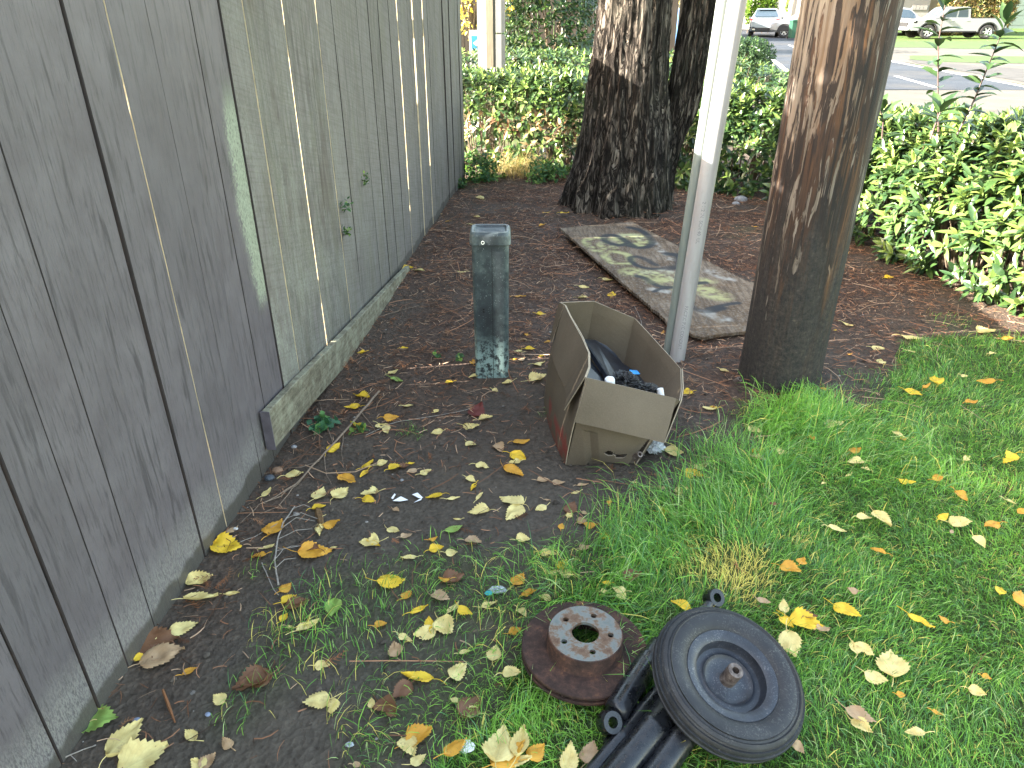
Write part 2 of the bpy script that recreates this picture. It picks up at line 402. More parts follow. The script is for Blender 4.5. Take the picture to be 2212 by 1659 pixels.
a1=strips(120000,(-1.1,3.6,.9,7.4),lambda x,y:den(x,y)*.62,31,.015,.06,.0022,.25)
a2=sprays(3300,(-1.1,3.6,.9,6.5),lambda x,y:np.clip(den(x,y)*1.0+.02,0,1),32)
a3=strips(3200,(-1.1,3.6,.9,7.4),lambda x,y:den(x,y)*.8+.05,33,.10,.32,.003,.35,.008)
Vl=np.concatenate([a1[0],a2[0],a3[0]]); Fl=np.concatenate([a1[1],a2[1]+len(a1[0]),a3[1]+len(a1[0])+len(a2[0])])
t=NT('litter'); t.set(t.attr('gcol','Color'),.75,spec=.25)
lit_o=npmesh('conifer_litter',Vl,Fl,t.m,attrs={'gcol':np.concatenate([a1[2],a2[2],a3[2]])})
tag(lit_o,'reddish brown conifer needles and dead sprays scattered on the soil','conifer litter',kind='stuff')
# soil crumbs and small stones
g=np.random.default_rng(71); n=5200; xx=g.uniform(-1.05,3.3,n); yy=g.uniform(.95,6.5,n); k=g.random(n)<(1-lawn_mask(xx,yy))*np.clip(1.4-np.hypot(xx,yy)/6,.2,1); xx=xx[k];yy=yy[k];n=len(xx)
r=g.gamma(1.6,.0017,n)+.0012; r=np.minimum(r,.012); oct_=np.array([[1,0,0],[-1,0,0],[0,1,0],[0,-1,0],[0,0,1],[0,0,-1],[.65,.65,.3],[-.65,.65,.3],[-.65,-.65,.3],[.65,-.65,.3]])
V=oct_[None]*r[:,None,None]*g.uniform(.7,1.3,(n,10,3))*np.array([1,1,.7]); V=V+np.stack([xx,yy,gz(xx,yy)+r*.35],-1)[:,None]
tri=np.array([[6,4,9],[7,4,6],[8,4,7],[9,4,8],[0,6,9],[2,7,6],[1,8,7],[3,9,8],[0,2,6],[2,1,7],[1,3,8],[3,0,9]])
Fc=(np.arange(n)[:,None,None]*10+tri[None]).reshape(-1,3)
cp=np.array([[.05,.04,.03],[.035,.027,.02],[.08,.065,.05],[.22,.2,.18],[.12,.11,.1]])[np.where(g.random(n)<.9,g.integers(0,3,n),g.integers(3,5,n))]
t=NT('crumbs'); t.set(t.attr('gcol','Color'),.85)
peb=npmesh('gravel',V.reshape(-1,3),Fc,t.m,attrs={'gcol':np.repeat(cp,10,0)}); tag(peb,'small stones and soil crumbs on the bare ground','gravel',kind='stuff')
# ======================= FENCE =======================
FA,FB=-1.09,.083; fang=math.atan(FB)         # x = FA + FB*y ; the face towards the camera side
froot=empty('board_fence',(FA,0,0),'tall grey wooden board fence, half painted, half bare and lichened','fence',rz=-fang,world_kids=False)
L2=1/math.cos(fang)
def s_of(y): return y*L2
FT=1.83
seams=[-.75,-.6,-.45,-.3,-.15,0,.15,.3,.45,.595,.735,.875,1.015,1.152,1.275,1.406,1.55,1.70,1.85,2.02,2.14,2.262,2.44,2.607,2.789,2.966,3.156,3.34,3.543,3.749,3.95,4.158,4.361,4.591,4.801,4.96,5.11,5.252,5.42,5.60,5.75,5.91,6.07,6.228,6.40,6.57,6.73,6.90,7.06,7.22,7.38]
# seam: (gap at top, gap at foot, lowest height where it is open)
gaps={1.85:(.0030,.0018,.42),1.55:(.0024,.0022,.30),1.275:(.0030,.0026,.35),1.70:(.0022,.0020,.9),2.607:(.0055,.0045,.25),2.789:(.007,.0055,.22),2.966:(.0115,.012,.10),3.156:(.0065,.004,.75),3.34:(.005,.003,1.35),4.591:(.004,.001,1.0),4.801:(.011,.008,.30),4.96:(.004,.002,.95),5.11:(.006,.005,.2),5.252:(.010,.006,.93),5.60:(.009,.005,.40),6.228:(.012,.009,.90),5.75:(.003,.002,1.1),3.95:(.0025,.001,.6)}
bright={1.85,1.55,2.607,2.789,2.966,3.156,3.34,4.801,4.96,5.252,5.60,6.228}  # seams whose board edges get the pale sunlit colour
fb=MB(); rn=[];pn=[];bt=[]
NZ=30
for i in range(len(seams)-1):
    ya,yb=seams[i],seams[i+1]; r=rnd.random(); th=.016
    off=rnd.uniform(-.003,.003); warp=rnd.uniform(-.004,.004); z0=rnd.uniform(.0,.02)-.03
    zt=FT+rnd.uniform(-.012,.012)
    def edge_(y,z,sgn):
        w1,w0,zo=gaps.get(y,(.0030,.0024,0)); f=max(0,min(1,(z-zo)/(FT-zo)));
        w=w0+(w1-w0)*f
        if z<zo: w=.0020 if y in bright else .0026
        if y in bright and y<2.5 and noise.noise((y*5,z*3.3,8))<.05: w=.0026
        return s_of(y)+sgn*(w/2)+noise.noise((y*9+sgn,z*7,.3))*.0009*(1 if y in gaps else .4)
    P=[]
    for k in range(NZ+1):
        z=z0+(zt-z0)*k/NZ; a=edge_(ya,z,1); c=edge_(yb,z,-1)
        x0=off+warp*math.sin(k/NZ*3.1)
        b_=.0021
        sec=[(x0-th,a,z),(x0-b_,a,z),(x0,a+b_,z)]
        for q in range(1,6):
            u=q/6; cup=math.sin(u*math.pi)*.0015*(1 if r>.5 else -1)
            sec.append((x0+cup,a+b_+(c-a-2*b_)*u,z))
        sec+=[(x0,c-b_,z),(x0-b_,c,z),(x0-th,c,z)]
        P.append(sec)
    nb=len(fb.v); nf0=len(fb.f); fb.grid(P,0,False,close=True); nsec=len(P[0])
    for fi in range(nf0,len(fb.f)):
        if (fi-nf0)%nsec==0: fb.m[fi]=1 if (ya in bright) else 2
        elif (fi-nf0)%nsec in (nsec-2,nsec-3) or ((fi-nf0)%nsec==1 and ya not in bright): fb.m[fi]=2
    fb.add(P[-1],[tuple(range(len(P[-1])))],0)
    m=len(fb.v)-nb; rn+=[r]*m; pn+=[1.0 if yb<=2.45 else 0.0]*m; 
    # the last painted board is half bare along its far edge
    bt+=[(2. if abs(yb-2.44)<.01 else 0.)]*m
t=NT('fence_boards'); tc=t.sep(); X_,Y_,Z_=tc
r_=t.attr('rnd'); pa=t.attr('painted'); la=t.attr('lastb')
ofs=t.math('MULTIPLY',r_,37.)
gv=t.comb(t.math('ADD',X_,ofs),t.math('MULTIPLY',Y_,24.),t.math('ADD',t.math('MULTIPLY',Z_,2.0),ofs))
grain=t.noise(2.2,6,.62,gv,.8)
gv2=t.comb(ofs,t.math('MULTIPLY',Y_,120.),t.math('MULTIPLY',Z_,9.)); fine=t.noise(1.6,4,.7,gv2)
speck=t.noise(170,2,.8)
med=t.noise(7,5,.65,t.comb(ofs,Y_,Z_)); 
spk2=t.noise(1.0,4,.75,t.comb(ofs,t.math('MULTIPLY',Y_,260.),t.math('MULTIPLY',Z_,85.)))
saw=t.noise(1.0,3,.6,t.comb(0.,t.math('MULTIPLY',Y_,3.),t.math('ADD',t.math('MULTIPLY',Z_,130.),t.math('MULTIPLY',Y_,30.))))
pcol=t.mix(t.ramp(med,[(.35,0.),(.7,1.)]),(.108,.094,.100),(.146,.131,.138))
pcol=t.mix(t.ramp(grain,[(.36,1.),(.47,0.)]),pcol,(.070,.062,.066))
pcol=t.mix(t.math('MULTIPLY',t.ramp(spk2,[(.55,0.),(.75,1.)]),.3),pcol,(.15,.145,.14)); pcol=t.mix(t.math('MULTIPLY',r_,.55),pcol,(.078,.072,.078)); pcol=t.mix(t.math('MULTIPLY',t.ramp(fine,[(.34,1.),(.46,0.)]),.5),pcol,(.042,.038,.040))
# bare wood
bare=t.ramp(grain,[(.3,(.066,.057,.051)),(.5,(.135,.122,.109)),(.7,(.205,.192,.175))])
bare=t.mix(t.math('MULTIPLY',r_,.6),bare,(.175,.160,.146))
bare=t.mix(t.math('MULTIPLY',t.ramp(saw,[(.42,1.),(.52,0.)]),.35),bare,(.09,.08,.062))
bare=t.mix(t.math('MULTIPLY',t.ramp(fine,[(.35,1.),(.5,0.)]),.5),bare,(.07,.06,.05))
# green lichen: strong on the boards next to the paint, fading away along the fence
mot=t.math('MULTIPLY',t.ramp(spk2,[(.40,0.),(.60,1.)]),t.ramp(t.noise(9,6,.75,t.comb(ofs,Y_,t.math('MULTIPLY',Z_,.5))),[(.38,0.),(.60,1.)]))
near=t.ramp(Y_,[(0.,1.)]) 
fall=t.math('SUBTRACT',1.,t.math('DIVIDE',t.math('SUBTRACT',Y_,2.3),2.1),clamp=True)
lowz=t.math('SUBTRACT',1.25,t.math('MULTIPLY',Z_,.62),clamp=True)
lich=t.math('MULTIPLY',t.math('MULTIPLY',mot,fall),lowz)
bare=t.mix(t.math('MULTIPLY',lich,.85),bare,(.30,.32,.255))
grn=t.math('MULTIPLY',t.ramp(t.noise(2.4,4,.6,t.comb(ofs,t.math('MULTIPLY',Y_,4.),Z_)),[(.5,0.),(.68,1.)]),.45)
bare=t.mix(t.math('MULTIPLY',grn,.3),bare,(.14,.15,.06))
dk=t.ramp(t.noise(2.2,5,.6,t.comb(4.,t.math('MULTIPLY',Y_,3.),t.math('MULTIPLY',Z_,.8))),[(.55,0.),(.66,1.)])
bare=t.mix(t.math('MULTIPLY',t.math('MULTIPLY',dk,.75),fall),bare,(.075,.055,.038))
# paint limit on the last painted board (bare strip on its far side above z .3)
edge=t.math('ADD',t.math('MULTIPLY',t.noise(9,4,.7),.09),t.math('ADD',2.265,t.math('MULTIPLY',t.math('ABSOLUTE',t.math('SUBTRACT',Z_,.95)),.06)))
zz=t.math('MULTIPLY',Z_,.045)
strip=t.math('GREATER_THAN',t.math('SUBTRACT',Y_,t.math('SUBTRACT',edge,t.math('MULTIPLY',t.math('GREATER_THAN',Z_,.75),.03))),.035)
zcut=t.math('GREATER_THAN',t.math('SUBTRACT',Z_,t.math('MULTIPLY',speck,.10)),.52)
strip=t.math('ADD',t.math('MULTIPLY',t.math('SUBTRACT',Y_,t.math('ADD',edge,.02)),28.),t.math('MULTIPLY',t.math('SUBTRACT',spk2,.5),4.5),clamp=True)
zcut=t.math('MULTIPLY',t.math('SUBTRACT',t.math('SUBTRACT',Z_,t.math('MULTIPLY',speck,.16)),.46),14.,clamp=True)
topf=t.math('MULTIPLY',t.math('SUBTRACT',1.50,t.math('ADD',Z_,t.math('MULTIPLY',spk2,.3))),8.,clamp=True)
barestrip=t.math('MULTIPLY',t.math('MULTIPLY',t.math('MULTIPLY',strip,zcut),topf),t.math('GREATER_THAN',la,1.))
pm=t.math('MULTIPLY',pa,t.math('SUBTRACT',1.,barestrip))
stripc=t.mix(t.ramp(spk2,[(.36,0.),(.56,1.)]),t.mix(t.ramp(fine,[(.35,0.),(.6,1.)]),(.075,.07,.055),(.16,.17,.12)),(.29,.32,.24))
bare=t.mix(barestrip,bare,stripc)
# worn foot of the painted boards: pale speckle, then the damp dark strip
ztop=t.math('ADD',t.math('MULTIPLY',t.noise(2.2,3,.5,t.comb(0.,Y_,0.)),.26),.10)
wear=t.math('MULTIPLY',t.math('SUBTRACT',1.,t.math('DIVIDE',Z_,ztop),clamp=True),2.3,clamp=True)
wear=t.math('MULTIPLY',wear,t.math('ADD',.08,t.ramp(spk2,[(.44,0.),(.56,.85)])))
c=t.mix(pm,bare,pcol)
c=t.mix(t.math('MULTIPLY',wear,pm),c,(.21,.205,.19))
wz=t.math('ADD',t.math('MULTIPLY',t.noise(5.5,4,.6,t.comb(2.,Y_,0.)),.12),.015)
wet=t.math('MULTIPLY',t.math('SUBTRACT',wz,t.math('ADD',Z_,t.math('MULTIPLY',speck,.012))),60.,clamp=True)
c=t.mix(t.math('MULTIPLY',wet,.85),c,(.058,.053,.044))
h=t.math('ADD',t.math('MULTIPLY',grain,.7),t.math('MULTIPLY',fine,.5)); h=t.math('ADD',h,t.math('MULTIPLY',spk2,.25)); h=t.math('ADD',h,t.math('MULTIPLY',t.math('MULTIPLY',saw,.4),t.math('SUBTRACT',1.,pa)))
M_f=t.set(c,t.mix(pm,(.85,)*3,(.5,)*3),None,t.bump(h,.55,.004),.4)
M_rail=simple('rail_wood',(.30,.22,.14),.8,var=.3,scale=14,stretch=(3,.3,3))
M_fe=simple('sunlit_raw_edge',(.66,.55,.36),.8,var=.25,scale=5,stretch=(1,1,3))  # sunlight in open seams put into the pale raw wood colour
bo=obj('board_panel',fb,[M_f,M_fe,simple('shaded_board_edge',(.028,.023,.022),.9)],froot); attr(bo,'rnd',rn); attr(bo,'painted',pn); attr(bo,'lastb',bt)  # seam shade put into the dark edge and bevel colour
for zc in (.42,1.42):
    b=MB(); b.box((-.016-.0045-.019,s_of(3.2),zc),(.038,s_of(8.3),.089)); obj('rail',b,M_rail,froot)
for yc in (.3,2.55,4.95,7.3):
    b=MB(); b.box((-.0205-.038-.045-.003,s_of(yc),.9),(.089,.089,1.8)); obj('post',b,M_rail,froot)
# kick board leaning along the foot, soil covers its far end
kb=MB(); pts=[]
for k in range(41):
    u=k/40; s=s_of(2.205+u*2.25); zt=.232-.195*u+noise.noise((u*4,0,0))*.004; zb=zt-.155; x0=.008+.018*u+noise.noise((u*3,2,0))*.004
    tk=.026
    pts.append([(x0,s,zb),(x0+tk,s,zb),(x0+tk+.001,s,zb+.04),(x0+tk,s,zt-.05),(x0+tk,s,zt-.003),(x0+tk-.003,s,zt),(x0,s,zt)])
kb.grid(pts,0,False,close=True); kb.add(pts[0],[tuple(range(7))],1); kb.add(pts[-1],[tuple(reversed(range(7)))],0)
t=NT('kick_board'); Xk,Yk,Zk=t.sep()
g1=t.noise(3,6,.65,t.comb(t.math('MULTIPLY',Xk,8.),t.math('MULTIPLY',Yk,2.),t.math('MULTIPLY',Zk,26.))); g2=t.noise(18,5,.75)
c=t.mix(t.ramp(g1,[(.35,0.),(.65,1.)]),(.085,.074,.050),(.195,.18,.130)); c=t.mix(t.ramp(g2,[(.45,0.),(.62,.7)]),c,(.28,.28,.20))
c=t.mix(t.ramp(t.noise(6,4,.7),[(.55,0.),(.68,.8)]),c,(.085,.065,.04))
M_k=t.set(c,.85,None,t.bump(g1,.6,.004))
M_kp=simple('kick_paint',(.095,.085,.10),.5,var=.2)
obj('kick_board',kb,[M_k,M_kp],froot)
# painted end cap of the kick board
b=MB(); b.box((.0235,s_of(2.2025),.155),(.034,.0045,.16)); obj('painted_board_end',b,M_kp,froot)
# ======================= GREEN PEDESTAL =======================
def rrect(w,d,r,n=5):
    o=[]
    for cx,cy,a0 in ((w/2-r,d/2-r,0),(-w/2+r,d/2-r,90),(-w/2+r,-d/2+r,180),(w/2-r,-d/2+r,270)):
        for k in range(n+1): a=R(a0+90*k/n); o.append((cx+r*math.cos(a),cy+r*math.sin(a)))
    return o
pc=Vector((-.092,2.972,0)); ped=empty('utility_pedestal',pc,'short green weathered plastic utility pedestal post on the brown litter','utility pedestal')
t=NT('pedestal_plastic'); Xp,Yp,Zp=t.sep()
n1=t.noise(9,5,.7); n2=t.noise(45,5,.75); n3=t.noise(16,4,.6,t.map((1,1,.35)))
edge=t.math('MULTIPLY',t.math('ABSOLUTE',Xp),12.5)      # worn pale along the edges
base=t.ramp(t.math('ADD',n1,t.math('MULTIPLY',t.math('POWER',edge,3.),.22)),[(.40,(.014,.019,.022)),(.56,(.030,.042,.045)),(.72,(.085,.11,.105)),(.9,(.20,.23,.21))])
base=t.mix(t.math('MULTIPLY',t.ramp(n3,[(.45,0.),(.6,.6)]),1.),base,(.020,.026,.032))
foot=t.math('MULTIPLY',t.math('SUBTRACT',.17,t.math('SUBTRACT',Zp,t.math('MULTIPLY',n2,.10))),9.,clamp=True)
foot=t.math('MULTIPLY',foot,t.ramp(n2,[(.44,0.),(.52,1.)]))
base=t.mix(foot,base,(.22,.31,.29))
base=t.mix(t.ramp(t.noise(220,2,.6),[(.68,0.),(.74,.8)]),base,(.4,.45,.42))
cap=t.math('GREATER_THAN',Zp,.66)
M_p=t.set(base,.45,None,t.bump(n2,.15,.002),.45)
prof=[(-.03,.152,.118),(.2,.154,.120),(.45,.156,.121),(.64,.157,.122)]
b=MB(); b.grid([[(x+pc.x,y+pc.y,z) for x,y in rrect(w,d,.02)] for z,w,d in prof],0,True,close=True)
obj('body',b,M_p,ped)
b=MB(); rows=[]
for z,w,d,r in ((.632,.170,.134,.024),(.634,.174,.138,.026),(.668,.172,.136,.026),(.682,.166,.130,.026),(.687,.156,.120,.024),(.6865,.138,.100,.022),(.679,.126,.088,.02),(.678,.05,.03,.01)):
    rows.append([(x+pc.x,y+pc.y,z+ (0.004*(1 if y>0 else 0))) for x,y in rrect(w,d,r)])
b.grid(rows,0,True,close=True); b.add(rows[-1],[tuple(range(len(rows[-1])))],0)
b.add(rows[0],[tuple(reversed(range(len(rows[0]))))],0)
obj('cap',b,M_p,ped)
dark=simple('dark_hole',(.01,.01,.01),.7)
ring=simple('pale_ring',(.42,.46,.42),.5)
def fdisc(cx,cz,r,y,m,name,par,ri=0):
    bb=MB(); Mx=Matrix.Translation((cx,y,cz))@Matrix.Rotation(math.pi/2,4,'X')
    if ri: bb.lathe([(ri,-.001),(ri,.0025),(r,.0025),(r,-.001)],18,0,Mx,cap=False)
    else: bb.lathe([(r,-.001),(r,.0018)],16,0,Mx)
    return obj(name,bb,m,par)
fy=pc.y-.0685; fdisc(pc.x-.03,.646,.0075,fy-.0002,ring,'lock_ring',ped,.0045); fdisc(pc.x-.03,.646,.0044,fy-.0002,dark,'lock_hole',ped)
fdisc(pc.x-.032,.345,.0042,pc.y-.0603,dark,'screw_hole',ped); fdisc(pc.x-.032,.333,.0042,pc.y-.0603,dark,'screw_hole',ped)
b=MB(); b.box((pc.x+.007,pc.y-.0603,.31),(.0022,.0016,.62)); obj('seam',b,simple('seam_dark',(.012,.014,.014),.6),ped)
# ======================= UTILITY POLE =======================
px_,py_=1.232,2.925
t=NT('pole_wood'); Xq,Yq,Zq=t.sep()
ang=t.math('ARCTAN2',Yq,Xq)
v1=t.comb(t.math('MULTIPLY',Xq,34.),t.math('MULTIPLY',Yq,34.),t.math('MULTIPLY',Zq,3.6))
v2=t.comb(t.math('MULTIPLY',Xq,60.),t.math('MULTIPLY',Yq,60.),t.math('MULTIPLY',Zq,2.2))
v3=t.comb(t.math('MULTIPLY',Xq,7.),t.math('MULTIPLY',Yq,7.),t.math('MULTIPLY',Zq,1.4))
a=t.noise(1.0,5,.62,v1,.9); bq=t.noise(1,4,.6,v2,.5); cq=t.noise(1,4,.6,v3,.3); dq=t.noise(1.15,4,.6,t.comb(t.math('ADD',t.math('MULTIPLY',Xq,26.),9.),t.math('MULTIPLY',Yq,26.),t.math('MULTIPLY',Zq,2.6)),.6)
dq0=t.noise(1.,5,.65,t.comb(t.math('MULTIPLY',Xq,22.),t.math('ADD',t.math('MULTIPLY',Yq,22.),5.),t.math('MULTIPLY',Zq,2.2)),.8)
brown=t.ramp(cq,[(.35,(.020,.013,.010)),(.5,(.046,.024,.014)),(.66,(.10,.048,.020))])
brown=t.mix(t.ramp(bq,[(.40,.9),(.52,0.)]),brown,(.010,.007,.006)); brown=t.mix(t.ramp(dq0,[(.46,0.),(.52,.85)]),brown,(.012,.010,.010))
tan=t.mix(t.ramp(bq,[(.35,0.),(.65,1.)]),(.085,.065,.047),(.19,.168,.142))
tan=t.mix(t.ramp(cq,[(.5,0.),(.7,.6)]),tan,(.15,.075,.03))
# more of the pale tan high up and on the left; black and soft at the foot
hz=t.math('ADD',t.math('MULTIPLY',Zq,.155),t.math('MULTIPLY',Xq,-.38))
msk=t.ramp(t.math('ADD',t.math('SUBTRACT',a,.60),hz),[(.135,0.),(.165,1.)])
c=t.mix(msk,brown,tan)
msk2=t.ramp(dq,[(.60,0.),(.63,1.)]); c=t.mix(t.math('MULTIPLY',msk2,t.math('MULTIPLY',t.math('SUBTRACT',Zq,.45),3.,clamp=True)),c,tan)
blk=t.math('MULTIPLY',t.math('SUBTRACT',.82,t.math('ADD',Zq,t.math('MULTIPLY',t.math('SUBTRACT',a,.5),1.5))),2.6,clamp=True)
c=t.mix(t.math('MULTIPLY',blk,.82),c,t.ramp(t.noise(60,4,.7),[(.35,(.014,.015,.016)),(.6,(.04,.036,.032)),(.75,(.09,.075,.06))]))
hh=t.math('ADD',t.math('MULTIPLY',a,.8),t.math('MULTIPLY',bq,.5)); hh=t.math('ADD',hh,t.math('MULTIPLY',msk,-.25)); hh=t.math('ADD',hh,t.math('MULTIPLY',t.math('MULTIPLY',t.noise(85,4,.7),blk),.5))
M_pole=t.set(c,.72,None,t.bump(hh,.8,.008),.35)
rows=[]; nseg=72
for k in range(90):
    z=-.05+k*.078; row=[]
    for q in range(nseg):
        aa=2*math.pi*q/nseg; r=.176-.0022*z+noise.noise((math.cos(aa)*2.2,math.sin(aa)*2.2,z*.6))*.004+noise.noise((math.cos(aa)*9,math.sin(aa)*9,z*.8))*.0022
        if z<.18: r+=.004*(1-z/.18)
        row.append((px_+r*math.cos(aa),py_+r*math.sin(aa),z))
    rows.append(row)
b=MB(); b.grid(rows,0,True,close=True); b.add(rows[-1],[tuple(range(nseg))],0)
pole=obj('utility_pole',b,M_pole,None,loc=(px_,py_,0)); tag(pole,'thick stained wooden utility pole standing at the lawn edge','utility pole')
# ======================= CONDUITS =======================
t=NT('pvc'); n=t.noise(30,4,.6,t.map((1,1,.12))); n2=t.noise(60,5,.7)
c=t.mix(t.ramp(n,[(.35,0.),(.7,1.)]),(.29,.278,.278),(.37,.366,.37)); c=t.mix(t.ramp(n2,[(.52,0.),(.75,.5)]),c,(.30,.27,.24))
M_pvc=t.set(c,.38,None,t.bump(n2,.12,.001),.5)
t=NT('pvc_grey'); n=t.noise(25,4,.6,t.map((1,1,.1))); M_pvg=t.set(t.ramp(n,[(.3,(.15,.18,.165)),(.7,(.23,.26,.24))]),.45)
c0=Vector((.797,3.105,-.03)); c1=Vector((.797+.067,3.085,1.6)); c2=Vector((.99,3.04,4.6))
cd=empty('white_conduit',(c0.x,c0.y,0),'thick white plastic conduit pipe rising in front of the plywood','conduit pipe')
b=MB(); b.tube([c0,c0.lerp(c1,.5),c1,c1.lerp(c2,.5),c2],.0362,40); obj('pipe',b,M_pvc,cd)
s0=Vector((.765,3.165,-.03)); s1=Vector((.765+.045,3.15,1.15)); s2=Vector((.82,3.14,1.55)); s3=Vector((.93,3.1,4.6))
b=MB(); b.tube([s0,s0.lerp(s1,.5),s1,s2,s3],.024,28)
o=obj('grey_conduit',b,M_pvg,None,loc=(s0.x,s0.y,0)); tag(o,'thinner grey green plastic conduit behind the thick white pipe','conduit pipe')
# printed lettering on the pipe, wrapped round it
def text_mesh(txt,size):
    cu=bpy.data.curves.new('txt','FONT'); cu.body=txt; cu.size=size; cu.resolution_u=3
    o=bpy.data.objects.new('txt_tmp',cu); COL.objects.link(o); bpy.context.view_layer.update()
    me=bpy.data.meshes.new_from_object(o); V=[tuple(v.co) for v in me.vertices]; Fs=[list(p.vertices) for p in me.polygons]
    bpy.data.objects.remove(o); bpy.data.curves.remove(cu); bpy.data.meshes.remove(me); return V,Fs
ink=simple('print_ink',(.17,.16,.18),.6)
ax=(c1-c0).normalized()
def wrap(txt,size,ztop,a_c):
    V,Fs=text_mesh(txt,size); b=MB(); out=[]
    for x,y,z in V:
        s=(ztop-x-c0.z)/ax.z; aa=a_c+(y-size*.35)/.0364      # text runs downwards
        p=c0+ax*s; out.append((p.x+.0366*math.cos(aa),p.y+.0366*math.sin(aa),p.z))
    b.add(out,Fs); return b
facing=math.atan2(-3.1,-.8)+.12
obj('printed_lettering',wrap('PACIFIC PVC CONDUIT',.021,.30,facing),ink,cd)
obj('printed_lettering',wrap('2 1/2 IN  SCH 40  UL',.021,.78,facing),ink,cd)
# ======================= TREE =======================
tb=MB(); TY=6.02
def pxx(px,py,Y): return PY(px,py,Y)
def outline(rows_,Y,n=110,steps=150,seed=0,stem=False):
    # rows_: (py,left px,right px)
    pts=[]
    for py,l,r in rows_:
        a=PY(l,py,Y);b_=PY(r,py,Y); pts.append(((a.z+b_.z)/2,(a.x+b_.x)/2,(b_.x-a.x)/2))
    pts.sort(); 
    z0=-.12; z1=pts[-1][0]; P=[]
    zs=[p[0] for p in pts]; 
    for k in range(steps+1):
        z=z0+(6.5-z0)*(k/steps)**1.25 if not stem else pts[0][0]+(6.3-pts[0][0])*(k/steps)**1.2
        if z>=z1:
            # carry on upwards with the lean of the last stretch
            (za,xa,ra),(zb,xb,rb)=pts[-3],pts[-1]; sl_=(xb-xa)/(zb-za); cx=xb+sl_*(z-z1)*.8; rr=rb*max(.45,1-(z-z1)*.09)
        else:
            cx=np.interp(z,zs,[p[1] for p in pts]); rr=np.interp(z,zs,[p[2] for p in pts])
            if z<zs[0]: rr*=1.05
        row=[]
        for q in range(n):
            a=2*math.pi*q/n; tw=a+z*.15
            sx,sy=math.cos(tw),math.sin(tw)
            ridge=1-abs(noise.noise((sx*5.2+seed,sy*5.2,z*.75))*2)       # long plates
            ridge2=1-abs(noise.noise((sx*13+seed,sy*13,z*1.9))*2)
            lump=noise.noise((sx*1.5+seed,sy*1.5,z*1.1))
            flare=max(0,.45-z)*max(0,noise.noise((sx*2.1+3,sy*2.1,0))+.25)*.35
            r=rr*(1+lump*.07)+ (ridge-.6)*.030+(ridge2-.6)*.018+noise.noise((sx*30,sy*30,z*14))*.003+flare-.016
            row.append((cx+r*math.cos(a),Y+r*math.sin(a)*.92,z))
        P.append(row)
    return P
trunk=outline([(470,1212,1448),(430,1222,1447),(390,1232,1450),(340,1245,1456),(290,1255,1460),(240,1262,1452),(190,1267,1447),(150,1272,1446),(100,1279,1448),(50,1286,1450),(0,1292,1452)],TY,steps=190)
stem=outline([(420,1330,1440),(370,1362,1456),(330,1390,1470),(290,1412,1484),(250,1424,1502),(200,1437,1517),(150,1449,1524),(100,1458,1532),(50,1467,1541),(0,1476,1549)],TY+.03,n=90,steps=150,seed=7,stem=True)
tb.grid(trunk,0,True,close=True); tb.grid(stem,0,True,close=True)
tree=empty('conifer_tree',(.86,TY,0),'large forked conifer with deeply furrowed dark bark behind the plywood','tree')
t=NT('bark'); Xb,Yb,Zb=t.sep()
v=t.comb(t.math('MULTIPLY',Xb,26.),t.math('MULTIPLY',Yb,26.),t.math('MULTIPLY',Zb,3.2)); a=t.noise(1,6,.62,v,.6)
vv=t.comb(t.math('MULTIPLY',Xb,80.),t.math('MULTIPLY',Yb,80.),t.math('MULTIPLY',Zb,12.)); b2=t.noise(1,4,.65,vv)
big=t.noise(2.3,3,.5)
c=t.ramp(a,[(.38,(.012,.010,.008)),(.48,(.066,.054,.044)),(.64,(.25,.215,.175))])
crk=t.math('ABSOLUTE',t.math('SUBTRACT',t.noise(1,5,.6,t.comb(t.math('MULTIPLY',Xb,20.),t.math('MULTIPLY',Yb,20.),t.math('MULTIPLY',Zb,3.4)),1.2),.5)); c=t.mix(t.ramp(crk,[(.0,1.),(.035,.8),(.06,0.)]),c,(.008,.006,.005))
c=t.mix(t.ramp(b2,[(.4,.55),(.6,0.)]),c,(.024,.019,.015)); c=t.mix(t.ramp(big,[(.5,0.),(.7,.35)]),c,(.05,.055,.04))
M_bark=t.set(c,.9,None,t.bump(t.math('ADD',t.math('ADD',a,t.math('MULTIPLY',b2,.35)),t.math('MULTIPLY',t.ramp(crk,[(0.,0.),(.08,1.)]),.7)),1.0,.03),.15)
obj('trunk',tb,M_bark,tree)

# ======================= PLYWOOD =======================
def Gz(px,py,z): return G(px,py,z)
pA,pB=G(1208,492,.075),G(1367,473,.09)
pCc=[G(1614,598,.07),(1.66,3.95,.05),(1.40,3.50,.035),(1.22,3.38,.03)]
pE=[G(1560,726,.028),G(1520,733,.028),G(1482,722,.03),G(1443,697,.045)]
poly=[pA,pB,*[Vector(p) for p in pCc],*pE]
def ply_z(x,y): return .036+.030*np.clip((np.asarray(y)-3.4)/2.2,0,1)+.016*np.clip(1-(np.asarray(x)-.3)/.9,0,1)
P2=[(p.x,p.y) for p in poly]
